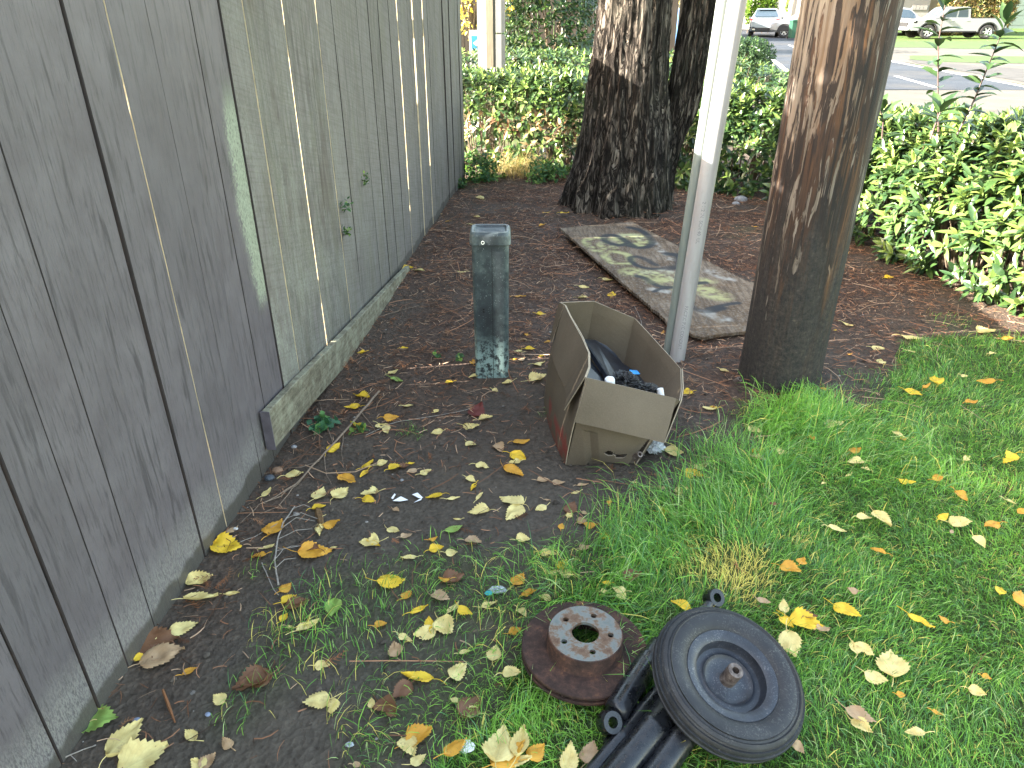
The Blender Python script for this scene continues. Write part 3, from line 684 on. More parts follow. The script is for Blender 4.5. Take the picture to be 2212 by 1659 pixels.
# dense grid clipped to the outline, sprayed marks stored per vertex
st=.008
gx=np.arange(.30,1.75,st); gy=np.arange(3.3,5.8,st); GX,GY=np.meshgrid(gx,gy)
jag=(fbm(GX*16,GY*16,3,8)-.47)*.025
inside=inpoly(GX+jag*(GY<3.9),GY+jag*(GY<3.9),P2)
def Z7(zx,zy): return (1185.6+zx*.2,460+zy*.2)
def strokemask(polys,w,soft=.4):
    m=np.zeros(GX.shape)
    for pl,ww in polys:
        pts=[]
        for zx,zy in pl:
            q=G(*Z7(zx,zy),.055); pts.append((q.x,q.y))
        ww=ww*1.35
        # smooth the polyline
        pp=[]
        for i in range(len(pts)-1):
            a=pts[max(i-1,0)];b=pts[i];c=pts[i+1];d=pts[min(i+2,len(pts)-1)]
            for k in range(6):
                u=k/6; pp.append(tuple(.5*((2*b[j])+(-a[j]+c[j])*u+(2*a[j]-5*b[j]+4*c[j]-d[j])*u*u+(-a[j]+3*b[j]-3*c[j]+d[j])*u**3) for j in(0,1)))
        pp.append(pts[-1])
        for i in range(len(pp)-1):
            ax_,ay=pp[i];bx,by=pp[i+1];dx,dy=bx-ax_,by-ay;L=dx*dx+dy*dy+1e-9
            u=np.clip(((GX-ax_)*dx+(GY-ay)*dy)/L,0,1); d=np.hypot(GX-ax_-u*dx,GY-ay-u*dy)
            m=np.maximum(m,np.clip((ww*(1+soft)-d)/(ww*soft*2),0,1))
    return m
darkm=strokemask([([(850,340),(760,360),(640,335),(600,300),(610,262),(690,255),(770,280),(850,330),(920,368)],.022),([(860,362),(960,380),(1060,372),(1115,330),(1080,270),(1020,220),(950,190),(870,175)],.022),
 ([(880,510),(890,485),(960,478),(1040,500),(1100,530),(1160,560)],.018),([(880,515),(930,560),(1010,588),(1110,600),(1250,592),(1380,575)],.016),([(1290,590),(1400,570),(1430,500),(1390,455),(1290,440)],.030),
 ([(955,680),(1050,705),(1130,755),(1240,788),(1390,785),(1600,745),(1695,735)],.017),([(1140,838),(1200,810),(1280,800)],.012),([(1540,990),(1640,1030),(1740,1035),(1880,1000)],.020),([(1720,1010),(1950,960),(2050,950)],.014)],0)
yelm=strokemask([([(620,300),(540,285),(430,300),(400,330),(430,375),(500,420),(590,410),(560,350),(620,330),(700,390)],.022),([(690,545),(620,500),(600,460),(650,430),(750,435),(850,460),(880,510),(850,555),(760,560),(690,545)],.02),
 ([(740,290),(790,320),(830,340)],.04),([(860,260),(960,270),(1020,310),(960,350)],.05),([(900,640),(1150,650),(1300,680),(1180,720),(1350,740)],.055),([(1450,800),(1650,790),(1750,850),(1850,880)],.05),([(1500,690),(1750,720)],.03)],0)
whim=strokemask([([(800,260),(930,255),(1000,300)],.025),([(1130,320),(1180,380),(1260,450),(1320,500)],.02),([(1050,640),(1250,620),(1380,700)],.03),([(1100,810),(1300,840)],.02),([(1700,1050),(1900,1120)],.03),([(1750,620),(1950,700)],.03)],0)
fnz=fbm(GX*30,GY*30,4,3); fn2=fbm(GX*6,GY*6,3,14)
darkm*=np.clip(.55+fn2*.9,0,1); yelm*=np.clip((fnz-.28)*3.2,0,1); whim*=np.clip((fnz-.3)*3,0,1)
ZT=ply_z(GX,GY)+(fbm(GX*3,GY*3,2,4)-.47)*.006
def shell(mask,GX,GY,ZT,th):
    ny_,nx_=mask.shape; cell=mask[:-1,:-1]&mask[1:,:-1]&mask[:-1,1:]&mask[1:,1:]
    ii=np.arange(ny_*nx_).reshape(ny_,nx_); N=ny_*nx_
    q=np.stack([ii[:-1,:-1],ii[:-1,1:],ii[1:,1:],ii[1:,:-1]],-1)[cell]
    F=[q,q[:,::-1]+N]
    cp=np.pad(cell,1)
    for dy,dx,a,b_ in ((-1,0,0,1),(0,1,1,2),(1,0,2,3),(0,-1,3,0)):
        nb=cp[1+dy:cp.shape[0]-1+dy,1+dx:cp.shape[1]-1+dx]; e=cell&~nb
        qq=np.stack([ii[:-1,:-1],ii[:-1,1:],ii[1:,1:],ii[1:,:-1]],-1)[e]
        F.append(np.stack([qq[:,b_],qq[:,a],qq[:,a]+N,qq[:,b_]+N],-1))
    V=np.concatenate([np.stack([GX,GY,ZT],-1).reshape(-1,3),np.stack([GX,GY,ZT-th],-1).reshape(-1,3)])
    F=np.concatenate(F); used=np.unique(F); rm=np.full(2*N,-1); rm[used]=np.arange(len(used)); return V[used],rm[F],used%N
V,Fc,src=shell(inside,GX,GY,ZT,.017)
t=NT('old_plywood'); n1=t.noise(5,6,.7); n2=t.noise(70,5,.75); n3=t.noise(1,5,.65,t.map((40,6,1),rot=(0,0,-.5)))
c=t.ramp(n1,[(.3,(.070,.044,.025)),(.5,(.140,.098,.062)),(.7,(.225,.180,.135))])
c=t.mix(t.ramp(n2,[(.48,0.),(.6,.75)]),c,(.20,.18,.155)); c=t.mix(t.ramp(n3,[(.4,.55),(.55,0.)]),c,(.05,.036,.027))
c=t.mix(t.math('MULTIPLY',t.attr('sw'),.75),c,(.36,.36,.33)); c=t.mix(t.math('MULTIPLY',t.attr('sy'),.85),c,(.36,.36,.17)); c=t.mix(t.math('MULTIPLY',t.attr('sd'),.93),c,(.030,.036,.042))
c=t.mix(t.ramp(n2,[(.32,.6),(.40,0.)]),c,(.05,.035,.025))
t.set(c,.9,None,t.bump(t.math('ADD',n2,n3),.18,.002),.2)
ply=npmesh('plywood_sheet',V,Fc,t.m,attrs={'sd':darkm.ravel()[src],'sy':yelm.ravel()[src],'sw':whim.ravel()[src]},loc=(.9,4.4,0))
tag(ply,'weathered plywood sheet with black and yellow spray paint lying by the tree','plywood sheet')
# ======================= CARDBOARD BOX =======================
def B1(zx,zy): return (1150.2+.2561*zx,619.4+.2561*zy)
rim=[((285,155),2.665),((330,250),2.58),((430,430),2.45),((488,560),2.34),((490,680),2.265),((458,765),2.205),((1205,940),2.265),((1236,958),2.285),((1252,860),2.37),((1245,690),2.50),((1000,415),2.72),((860,265),2.82),((520,125),2.80),((245,135),2.72)]
rimP=[PY(*B1(*p),y) for p,y in rim]
bot=[(.148,2.76),(.142,2.68),(.147,2.56),(.160,2.44),(.180,2.32),(.203,2.215),(.462,2.215),(.475,2.235),(.492,2.33),(.51,2.5),(.50,2.7),(.47,2.80),(.31,2.86),(.155,2.83)]
botP=[Vector((x,y,gz1(x,y)+.002)) for x,y in bot]
t=NT('cardboard'); n=t.noise(4,5,.6); n2=t.noise(260,2,.6); n3=t.noise(1,3,.5,t.map((300,300,3)))
c=t.ramp(n,[(.3,(.082,.064,.044)),(.7,(.118,.094,.066))]); c=t.mix(t.ramp(n2,[(.45,0.),(.75,.35)]),c,(.16,.128,.092))
c=t.mix(t.attr('red'),c,t.mix(t.ramp(n2,[(.4,0.),(.6,1.)]),(.17,.030,.024),(.20,.06,.045)))
foot_tone=t.attr('foot_tone'); c=t.mix(t.math('MULTIPLY',foot_tone,.5),c,(.07,.052,.035))  # card darker towards the foot
M_card=t.set(c,.82,None,t.bump(t.math('ADD',n,t.math('MULTIPLY',n3,.12)),.35,.004),.25)
M_cedge=simple('card_edge',(.27,.225,.165),.8,var=.2,scale=200)
box=empty('cardboard_box',(.33,2.5,0),'open brown cardboard box sagging to one side, full of rubbish','cardboard box')
def card_strip(P,th,name,holes=None,redf=None,inward=None):
    """sheet through grid P (rows x cols of Vector) with thickness"""
    nr,nc=len(P),len(P[0])
    def nrm(i,j):
        a=P[min(i+1,nr-1)][j]-P[max(i-1,0)][j]; b_=P[i][min(j+1,nc-1)]-P[i][max(j-1,0)]
        v=a.cross(b_); return v.normalized() if v.length>1e-9 else Vector((0,0,1))
    A=[p for row in P for p in row]; Bk=[P[i][j]-nrm(i,j)*th for i in range(nr) for j in range(nc)]
    mb=MB(); N=nr*nc; fs=[];edge=[]
    cell=[[not(holes and holes(i,j)) for j in range(nc-1)] for i in range(nr-1)]
    for i in range(nr-1):
        for j in range(nc-1):
            if not cell[i][j]: continue
            q=(i*nc+j,i*nc+j+1,(i+1)*nc+j+1,(i+1)*nc+j); fs.append(q); fs.append(tuple(k+N for k in reversed(q)))
            for (di,dj,a,b_) in ((-1,0,0,1),(0,1,1,2),(1,0,2,3),(0,-1,3,0)):
                ii,jj=i+di,j+dj
                if not(0<=ii<nr-1 and 0<=jj<nc-1) or not cell[ii][jj]: edge.append((q[b_],q[a],q[a]+N,q[b_]+N))
    mb.add(A+Bk,fs,0,False); o=len(mb.v)-2*N
    for e in edge: mb.f.append(list(e)); mb.m.append(1); mb.sm.append(False)
    ob=obj(name,mb,[M_card,M_cedge],box)
    attr(ob,'red',[redf(*v) if redf else 0 for v in mb.v]); attr(ob,'foot_tone',[max(0,1-v[2]/.05) for v in mb.v])
    return ob
def lerp(a,b,u): return a+(b-a)*u
def wall(idx,name,nr=16,sub=4,bul=.0,holes=None,redf=None,th=.004):
    P=[]
    for i in range(nr+1):
        u=i/nr; row=[]
        for k in range(len(idx)-1):
            a,b_=idx[k],idx[k+1]
            for q in range(sub+(k==len(idx)-2)):
                w=q/sub; lo=lerp(botP[a],botP[b_],w); hi=lerp(rimP[a],rimP[b_],w); p=lerp(lo,hi,u)
                ctr=Vector((.36,2.5,p.z)); out=(p-ctr); out.z=0; out.normalize()
                p=p+out*bul*math.sin(math.pi*min(1,u*1.15))+out*noise.noise(p*6)*.004
                row.append(p)
        P.append(row)
    return card_strip(P,th,name,holes,redf),P
wl_,PW=wall([0,1,2,3,4,5],'side_wall',bul=.02,redf=lambda x,y,z:(1. if (z<.10+.05*noise.noise((y*9,z*4,0)) and y<2.60 and noise.noise((x*10,y*22,z*22))>-.1 and noise.noise((x*60,y*90,z*90))>-.35) else 0.))
NR=44;NC=52
def hole(i,j):
    u=i/NR; w=j/NC
    # two torn finger holes joined by a sagging tongue
    return (((w-.535)/.075)**2+((u-.175+.25*(w-.5))/.040)**2<1) or (((w-.76)/.105)**2+((u-.115)/.040)**2<1) or (abs(w-.65)<.09 and abs(u-.155+.20*(w-.6))<.013)
P=[]
for i in range(NR+1):
    u=i/NR; row=[]
    for j in range(NC+1):
        w=j/NC; lo=lerp(botP[5],botP[6],w); hi=lerp(rimP[5],rimP[6],w); p=lerp(lo,hi,u)
        p.y-=.028*math.sin(math.pi*min(1,u*1.2))*math.sin(math.pi*min(1,w*1.1))        # bulging out
        p.x-=.05*(1-u)**2*max(0,w-.5)*1.2                                 # crushed towards the foot on the far side
        # crease from the lower left corner
        cr=w*1.25-(1-u)*.55+.02; p.y+=.012*max(0,1-abs((w+.05)-(1-u)*.42)/.10)*(u<.45)
        # foot edge curls up
        p.z+=.012*max(0,.25-u)*4*max(0,math.sin(w*math.pi))*(w>.3)
        p=p+Vector((0,noise.noise(p*8)*.003,0)); row.append(p)
    P.append(row)
card_strip(P,.004,'front_wall',hole)
wall([6,7,8,9],'side_wall',bul=.0)
wall([9,10,11,12],'back_wall',bul=.01)
wall([12,13,0],'back_wall',bul=.0)
b=MB(); n_=len(botP); ctr=Vector((.33,2.52,.01)); b.add([ctr]+[p+Vector((0,0,.004)) for p in botP],[(0,1+k,1+(k+1)%n_) for k in range(n_)]); o=obj('floor_panel',b,M_card,box)
# folded-down flaps
def flap(hinge,free,name,nr=10,nc=14,sag=.0):
    """hinge,free: lists of points (same count)"""
    def along(L,w):
        f=w*(len(L)-1); i=min(int(f),len(L)-2); return lerp(L[i],L[i+1],f-i)
    P=[]
    for i in range(nr+1):
        u=i/nr; P.append([lerp(along(free,j/nc),along(hinge,j/nc),u)+Vector((0,-sag*math.sin(u*math.pi),0)) for j in range(nc+1)])
    return card_strip(P,.004,name)
fl=[PY(*B1(352,1140),2.145),PY(*B1(720,1225),2.145),PY(*B1(1105,1317),2.165)]
flap([rimP[5]+Vector((0,-.006,.002)),lerp(rimP[5],rimP[6],.5)+Vector((0,-.006,.002)),rimP[6]+Vector((0,-.006,.002))],fl,'flap',sag=.006)
lf=[((188,560),2.60),((200,600),2.575),((250,740),2.47),((305,850),2.40),((320,950),2.33),((300,1045),2.255)]
flp=[PY(*B1(*p),y) for p,y in lf]
hin=[rimP[0],rimP[1],rimP[2],rimP[3],rimP[4],rimP[5]]
flap([p+Vector((-.004,0,.001)) for p in hin],[p+Vector((-.012,0,0)) for p in flp],'flap',nc=20,sag=0)
# flap hanging down on the far side
hr=[rimP[7],rimP[8],rimP[9]]; fr=[PY(*B1(1112,1312),2.20),Vector((.60,2.36,.13)),Vector((.64,2.52,.12))]
flap([p+Vector((.007,0,.001)) for p in hr],fr,'flap')
# back left flap, only a dark sliver shows
hb_=[rimP[13],rimP[0]]; fb_=[PY(*B1(155,430),2.76),PY(*B1(168,470),2.70)]
flap([p+Vector((-.006,.006,0)) for p in hb_],fb_,'flap',nc=4)
# ---- rubbish in the box
M_blk=NT('black_plastic'); n=M_blk.noise(16,4,.6); M_blk.set(M_blk.ramp(n,[(.3,(.003,.004,.007)),(.7,(.010,.014,.022))]),.3,None,M_blk.bump(n,.3,.004),.5); M_blk=M_blk.m
t=NT('bin_bag'); n=t.noise(14,5,.7,dist=1.5); t.set((.008,.008,.009),.28,None,t.bump(n,.9,.02),.55); M_bag=t.m
M_blue=simple('blue_label',(.03,.22,.52),.5); M_white=simple('white_plastic',(.66,.66,.66),.45,var=.08)
# flat black wedge shaped plastic case
def slab(top,th,name,mat,label,cat,bev=0.004):
    b=MB(); c=sum(top,Vector())/len(top); n_=(top[1]-top[0]).cross(top[2]-top[0]).normalized(); n_=n_ if n_.z>0 else -n_
    k=len(top); ins=[lerp(p,c,.05) for p in top]; lows=[p-n_*bev for p in top]; bt_=[p-n_*th for p in top]
    b.add(ins+lows+bt_,[tuple(range(k)),tuple(reversed(range(2*k,3*k)))]+[(i+k*r_,(i+k*r_),0) for i in [] for r_ in []]+[(i,i+k,(i+1)%k+k,(i+1)%k) for i in range(k)]+[(i+k,i+2*k,(i+1)%k+2*k,(i+1)%k+k) for i in range(k)])
    o=obj(name,b,mat,None,loc=(c.x,c.y,c.z)); tag(o,label,cat); return o
case=[PY(*B1(430,432),2.66),PY(*B1(520,440),2.72),PY(*B1(620,490),2.72),PY(*B1(700,560),2.70),PY(*B1(760,640),2.66),PY(*B1(880,720),2.60),PY(*B1(990,850),2.48),PY(*B1(800,900),2.36),PY(*B1(660,780),2.42)]
slab(case,.02,'plastic_case',M_blk,'flat tapering black plastic case lying uppermost in the cardboard box','plastic case')
pan=[PY(*B1(432,460),2.62),PY(*B1(650,760),2.43),PY(*B1(640,830),2.36),PY(*B1(470,790),2.33),PY(*B1(440,560),2.48)]
pan=[p-Vector((0,0,.035)) for p in pan]
slab(pan,.02,'plastic_case',M_blk,'dark panel under the tapering black case, next to the near box flap','plastic panel')
b=MB(); q=[PY(*B1(815,708),2.52),PY(*B1(880,712),2.56),PY(*B1(905,740),2.53),PY(*B1(835,748),2.50)]; q=[p+Vector((0,-.004,.006)) for p in q]; q2=[p-Vector((0,0,.003)) for p in q]
b.add(q+q2,[(0,1,2,3),(7,6,5,4),(0,4,5,1),(1,5,6,2),(2,6,7,3),(3,7,4,0)]); o=obj('blue_label',b,M_blue,None,loc=q[0]); tag(o,'small bright blue label on the black case in the box','label')
def crumple(c,r,name,mat,label,cat,seed=0,sc=(1,1,1),n=34,amp=.5,fr=5):
    rows=[]
    for i in range(n+1):
        ph=math.pi*i/n; row=[]
        for j in range(n*2):
            a=math.pi*j/n; d=Vector((math.sin(ph)*math.cos(a),math.sin(ph)*math.sin(a),math.cos(ph)))
            k=1-abs(noise.noise(d*fr*.5+Vector((seed,0,0))))*amp*1.6+noise.noise(d*fr*1.6+Vector((seed,3,0)))*amp*.35
            row.append(tuple(Vector((d.x*sc[0],d.y*sc[1],d.z*sc[2]))*r*k+Vector(c)))
        rows.append(row)
    b=MB(); b.grid(rows,0,False,close=True); o=obj(name,b,mat,None,loc=c); return tag(o,label,cat)
crumple(PY(*B1(770,800),2.40),.052,'rubbish_bag',M_bag,'crumpled black plastic bag in the box beside the blue label','plastic bag',3,(1.25,1,.8))
crumple(PY(*B1(960,872),2.36),.040,'rubbish_bag',M_bag,'smaller crumpled black bag at the front corner of the cardboard box','plastic bag',9,(1.35,.9,.7))
def lathe_obj(prof,loc,axis,name,mats,label,cat,n=28,parent=None,ms=None):
    b=MB(); M=Matrix.Translation(loc)@Vector(axis).to_track_quat('Z','Y').to_matrix().to_4x4()
    b.lathe(prof,n,0,M); o=obj(name,b,mats,parent,loc=None if parent else loc)
    return tag(o,label,cat) if label else o
lathe_obj([(.0001,-.05),(.019,-.05),(.019,.008),(.017,.013),(.008,.017),(.0001,.018)],PY(*B1(652,792),2.30)+Vector((0,0,-.004)),(-.1,-.2,1),'white_bottle',M_white,'white bottle cap showing over the front flap of the box','bottle')
lathe_obj([(.0001,-.04),(.0125,-.04),(.0125,.010),(.0001,.0105)],PY(*B1(1078,880),2.34),(-.2,.3,1),'white_tube',M_white,'small white tube at the front corner inside the box','tube')
# filling so the box is not hollow: dark bag deep inside
crumple(Vector((.37,2.48,.10)),.15,'rubbish_bag',M_bag,'large dark rubbish bag filling the bottom of the cardboard box','plastic bag',5,(.85,1.5,.75),30,.25,4)
t=NT('foil'); n=t.noise(60,4,.7,dist=2); t.set((.72,.74,.76),.32,.85,t.bump(n,1.,.01)); M_foil=t.m
crumple(G(1413,963,.03),.040,'foil_wrapper',M_foil,'crumpled silver foil wrapper on the soil by the cardboard box','foil wrapper',2,(1.1,.9,.75),26,.7,7)
# ======================= BRAKE DISC =======================
t=NT('rust'); n=t.noise(22,6,.72); n2=t.noise(140,4,.7)
c=t.ramp(n,[(.3,(.020,.014,.012)),(.46,(.046,.028,.022)),(.58,(.085,.045,.032)),(.70,(.17,.080,.042))]); c=t.mix(t.ramp(n2,[(.4,.4),(.6,0.)]),c,(.03,.017,.015))
M_rust=t.set(c,.88,None,t.bump(t.math('ADD',n,n2),.6,.003),.25)
t=NT('hub_face'); n=t.noise(20,5,.7); n2=t.noise(120,4,.7); X_,Y_,Z_=t.sep()
c=t.ramp(n,[(.34,(.12,.14,.135)),(.47,(.165,.17,.155)),(.53,(.15,.095,.06)),(.64,(.09,.046,.028))]); c=t.mix(t.ramp(n2,[(.58,0.),(.72,.7)]),c,(.14,.085,.055))
M_hub=t.set(c,.62,.25,t.bump(n2,.4,.001),.4)
hubc=G(1264.5,1366,.112)
nrm=Vector((.02,.02,1)).normalized(); MR=Matrix.Translation(hubc)@nrm.to_track_quat('Z','X').to_matrix().to_4x4()
rotor=empty('brake_disc',(hubc.x,hubc.y,0),'rusty vented brake disc with five bolt holes lying on the lawn','brake disc')
RO=.160;RH=.0965;HZ=-.046
b=MB(); b.lathe([(RH+.003,HZ),(RO-.002,HZ),(RO,HZ-.002),(RO,HZ-.008),(RO-.002,HZ-.010),(RH-.01,HZ-.010)],96,0,MR,cap=False)
b.lathe([(RH-.01,HZ-.018),(RO-.002,HZ-.018),(RO,HZ-.020),(RO,HZ-.026),(RO-.002,HZ-.028),(RH-.012,HZ-.028),(RH-.01,HZ-.018)],96,0,MR,cap=False)
obj('friction_ring',b,M_rust,rotor)
b=MB()
for k in range(36):
    a=2*math.pi*k/36; M=MR@Matrix.Rotation(a,4,'Z'); b.box((RO-.03,0,HZ-.014),(.05,.005,.0085),0,M)
obj('cooling_vanes',b,simple('vane_rust',(.04,.022,.018),.9),rotor)
b=MB(); b.lathe([(RH-.012,HZ-.028),(RH-.006,HZ-.002),(RH+.003,HZ),(RH,HZ+.006),(RH-.001,-.006),(RH-.002,-.001),(RH-.0045,0)],96,0,MR,cap=False); obj('hat_side',b,M_rust,rotor)
# face plate with real holes: polar mesh minus cells
import bmesh
bm=bmesh.new(); n=96; rr=RH-.0045
hs=[(0,0,.0345)]+[(.0635*math.cos(R(a)),.0635*math.sin(R(a)),.0078) for a in (-88,-16,56,128,200)]
loops=[]
def ringv(cx,cy,r,m,z): return [bm.verts.new((cx+r*math.cos(2*math.pi*k/m),cy+r*math.sin(2*math.pi*k/m),z)) for k in range(m)]
outer=ringv(0,0,rr,n,0); edges=[bm.edges.new((outer[i],outer[(i+1)%n])) for i in range(n)]
inn=[]
for cx,cy,r in hs:
    m=40 if r>.02 else 20; rv=ringv(cx,cy,r,m,0); edges+= [bm.edges.new((rv[i],rv[(i+1)%m])) for i in range(m)]; inn.append(rv)
bmesh.ops.triangle_fill(bm,use_beauty=True,edges=edges)
for rv in inn:
    m=len(rv); lo=[bm.verts.new((v.co.x,v.co.y,-.009)) for v in rv]
    for i in range(m): bm.faces.new((rv[i],lo[i],lo[(i+1)%m],rv[(i+1)%m]))
bm.verts.index_update(); b=MB(); b.add([MR@v.co for v in bm.verts],[[v.index for v in f.verts] for f in bm.faces]); bm.free()
obj('hub_face',b,M_hub,rotor)
# ======================= WHEEL =======================
pc_=ray(1577.7,1462.7).normalized(); upv=Vector((0,S_,C_)); upv=(upv-pc_*upv.dot(pc_)).normalized(); rgt=pc_.cross(upv).normalized()
wnm=(-pc_*.79+(rgt*.63+upv*.77)*.613).normalized()
wc=G(1572,1468,.118); wc.z=.118
MW=Matrix.Translation(wc)@wnm.to_track_quat('Z','X').to_matrix().to_4x4()@Matrix.Scale(.865,4)
wheel=empty('barrow_wheel',(wc.x,wc.y,0),'dusty black pneumatic wheelbarrow wheel lying flat on the shock absorbers','wheel')
t=NT('tyre_rubber'); n=t.noise(26,5,.7); n2=t.noise(240,3,.75); n3=t.noise(7,4,.6)
c=t.ramp(n3,[(.35,(.012,.013,.016)),(.6,(.024,.026,.030)),(.75,(.046,.047,.045))]); dust=t.math('MULTIPLY',t.ramp(n2,[(.52,0.),(.66,1.)]),t.ramp(n,[(.42,0.),(.62,.75)]))
c=t.mix(dust,c,(.16,.155,.14)); c=t.mix(.35,c,(.006,.006,.007)); M_tyre=t.set(c,.55,None,t.bump(t.math('ADD',n,t.math('MULTIPLY',n2,.4)),.3,.002),.4)
t=NT('rim_paint'); n=t.noise(18,5,.7); n2=t.noise(260,3,.7)
c=t.ramp(n,[(.35,(.010,.012,.017)),(.6,(.022,.026,.036))]); c=t.mix(t.math('MULTIPLY',t.ramp(n2,[(.56,0.),(.68,1.)]),t.ramp(n,[(.45,.15),(.62,.8)])),c,(.20,.20,.19))
M_rim=t.set(c,.42,None,t.bump(n2,.15,.001),.5)
RT=.206; prof=[]
# tyre section (r,z): bulbous, with circumferential ribs on the tread
cr,cw,ch=.160,.0475,.046
for k in range(0,121):
    a=R(-150+300*k/120); r=cr+cw*math.cos(a); z=ch*math.sin(a)
    if abs(a)<R(75): 
        rib=.0024*(1 if math.sin(a*15)>-.3 else -1); r+=rib*math.cos(a); z+=rib*math.sin(a)
    prof.append((r,z))
b=MB(); b.lathe(prof,120,0,MW,cap=False); obj('tyre',b,M_tyre,wheel)
rim_p=[(.122,-.03),(.1235,.0285),(.1270,.0325),(.1255,.0345),(.118,.0335),(.106,.031),(.098,.025),(.095,.008),(.090,-.001),(.080,-.003),(.073,-.001),(.070,.002),(.066,-.002),(.060,-.007),(.040,-.0085),(.026,-.006),(.0195,-.003)]
b=MB(); b.lathe(rim_p,96,0,MW,cap=False); obj('rim',b,M_rim,wheel)
t=NT('hub_metal'); n=t.noise(60,4,.7); t.set(t.ramp(n,[(.35,(.05,.035,.028)),(.6,(.16,.13,.115)),(.75,(.26,.23,.21))]),.5,.5,t.bump(n,.3,.001)); M_hm=t.m
b=MB(); b.lathe([(.0215,-.03),(.0215,.052),(.0205,.0535),(.0095,.0535),(.0095,.005)],36,0,MW,cap=False)
hub=obj('hub',b,M_hm,wheel)
b=MB(); M=MW@Matrix.Rotation(R(-50),4,'Z')@Matrix.Translation((0,-.064,.006)); b.box((0,0,0),(.006,.001,.001),0,M)
b=MB(); b.lathe([(.0001,.028),(.0045,.028),(.0045,.004)],12,0,MW@Matrix.Translation((.068,.052,-.0)),cap=False)
# ======================= SHOCK ABSORBERS =======================
t=NT('shock_paint'); n=t.noise(30,5,.7); n2=t.noise(150,4,.7); c=t.ramp(n,[(.35,(.004,.0045,.006)),(.62,(.014,.015,.018))]); c=t.mix(t.ramp(n2,[(.62,0.),(.75,.6)]),c,(.14,.13,.11))
M_sh=t.set(c,t.ramp(n,[(.35,.16),(.65,.42)]),None,t.bump(n2,.2,.0015),.5)
def shock(p0,p1,r,label,eye=True,eye2=False,steps=None,rod=True):
    """p0 near end, p1 far end (world)"""
    p0=Vector(p0);p1=Vector(p1); r*=1.04; p0.z+=.010; p1.z+=.006; ax_=(p1-p0); L=ax_.length; q=ax_.normalized()
    M=Matrix.Translation(p0)@q.to_track_quat('Z','Y').to_matrix().to_4x4()
    e=empty('shock_absorber',(p0.x,p0.y,0),label,'shock absorber','shock absorbers heaped beside the wheel')
    pr=[(.0001,0),(r*.72,0),(r*.86,.003),(r,.010),(r*1.0,.02)]
    if steps:
        for s,(k) in steps: pr+=[(pr[-1][0],s*L-.001),(r*k,s*L+.002)]
    else: pr+=[(r,L*.70),(r*1.03,L*.705),(r*1.03,L*.72),(r,L*.725)]
    pr+=[(pr[-1][0],L-.012),(pr[-1][0]*.85,L-.004),(.0001,L)]
    b=MB(); b.lathe(pr,40,0,M,cap=False); obj('tube',b,M_sh,e)
    def mk_eye(c,sgn):
        side=q.cross(Vector((0,0,1))).normalized(); axis_=(side*.55+Vector((0,-.35,.85))).normalized()
        b=MB(); M2=Matrix.Translation(c)@axis_.to_track_quat('Z','Y').to_matrix().to_4x4()
        b.lathe([(.0125,-.018),(.0240,-.018),(.0258,-.013),(.0258,.013),(.0240,.018),(.0125,.018),(.0125,-.018)],28,0,M2,cap=False); ey=obj('mounting_eye',b,M_sh,e)
        b=MB(); b.lathe([(.0062,-.015),(.0124,-.015),(.0124,.013),(.011,.019),(.0062,.019),(.0062,-.015)],24,0,M2,cap=False); obj('bush',b,M_hm,ey)
        b=MB(); b.tube([c+q*sgn*.018,c+q*sgn*.05],.010,14); obj('rod',b,M_hm,e)
    if eye: mk_eye(p0-q*.026,1)
    if eye2: mk_eye(p1+q*.024,-1)
    return e
Z6=lambda zx,zy:(1061.8+zx*.36,1194.5+zy*.36)
shock(G(*Z6(735,985),.056),G(*Z6(1010,545),.056),.0285,'fat black shock absorber whose open eye end lies next to the brake disc',True,False,[(.66,.97),(.74,.80)])
shock(G(*Z6(530,1430),.030),G(*Z6(1010,830),.040),.0185,'thinnest black shock absorber, second in the heap from the brake disc',False,False,[(.45,1.06),(.5,1.0),(.8,.9)])
shock(G(*Z6(655,1470),.040),G(*Z6(1120,880),.042),.0330,'thick dented black shock absorber, third in the heap from the brake disc',False,False,[(.62,1.04),(.66,1.0)])
shock(G(*Z6(880,1500),.034),G(*Z6(1215,1010),.030),.0300,'short plain dark shock absorber lying nearest under the wheel edge',False,False)
shock(G(*Z6(1130,560),.026),G(*Z6(1308,312),.034),.0205,'shock absorber end poking out beyond the far side of the wheel',False,True,[(.5,.9),(.8,.72)])
shock(G(*Z6(690,1180),.018),G(*Z6(930,900),.018),.0155,'slim black shock absorber down in the shadow below the fat one',False,False)
# ======================= LEAFY PLANTS =======================
def nrmz(a): return a/np.maximum(np.linalg.norm(a,axis=-1,keepdims=True),1e-9)
def leafgeo(base,d,up,L,W,g,fold=.35,droop=.5):
    """lens shaped folded leaves; base,d,up (n,3); L,W (n,)"""
    n=len(base); d=nrmz(d); s=nrmz(np.cross(d,up)); nn=np.cross(s,d)
    ts=np.array([0,.22,.5,.78,1.]); w=np.array([.10,.82,1.,.66,.04])
    V=np.zeros((n,15,3)); dr=droop*g.uniform(.3,1.6,n)
    for i,t_ in enumerate(ts):
        c=base+d*(L*t_)[:,None]-nn*(L*dr*t_*t_*.45)[:,None]
        for j,x_ in enumerate((-1,0,1)):
            V[:,i*3+j]=c+s*(W*.5*w[i]*x_)[:,None]+nn*(W*.5*w[i]*abs(x_)*fold)[:,None]
    q=np.array([[i*3+j,i*3+j+1,i*3+j+4,i*3+j+3] for i in range(4) for j in range(2)])
    Fc=(np.arange(n)[:,None,None]*15+q[None]).reshape(-1,4)
    return V.reshape(-1,3),Fc
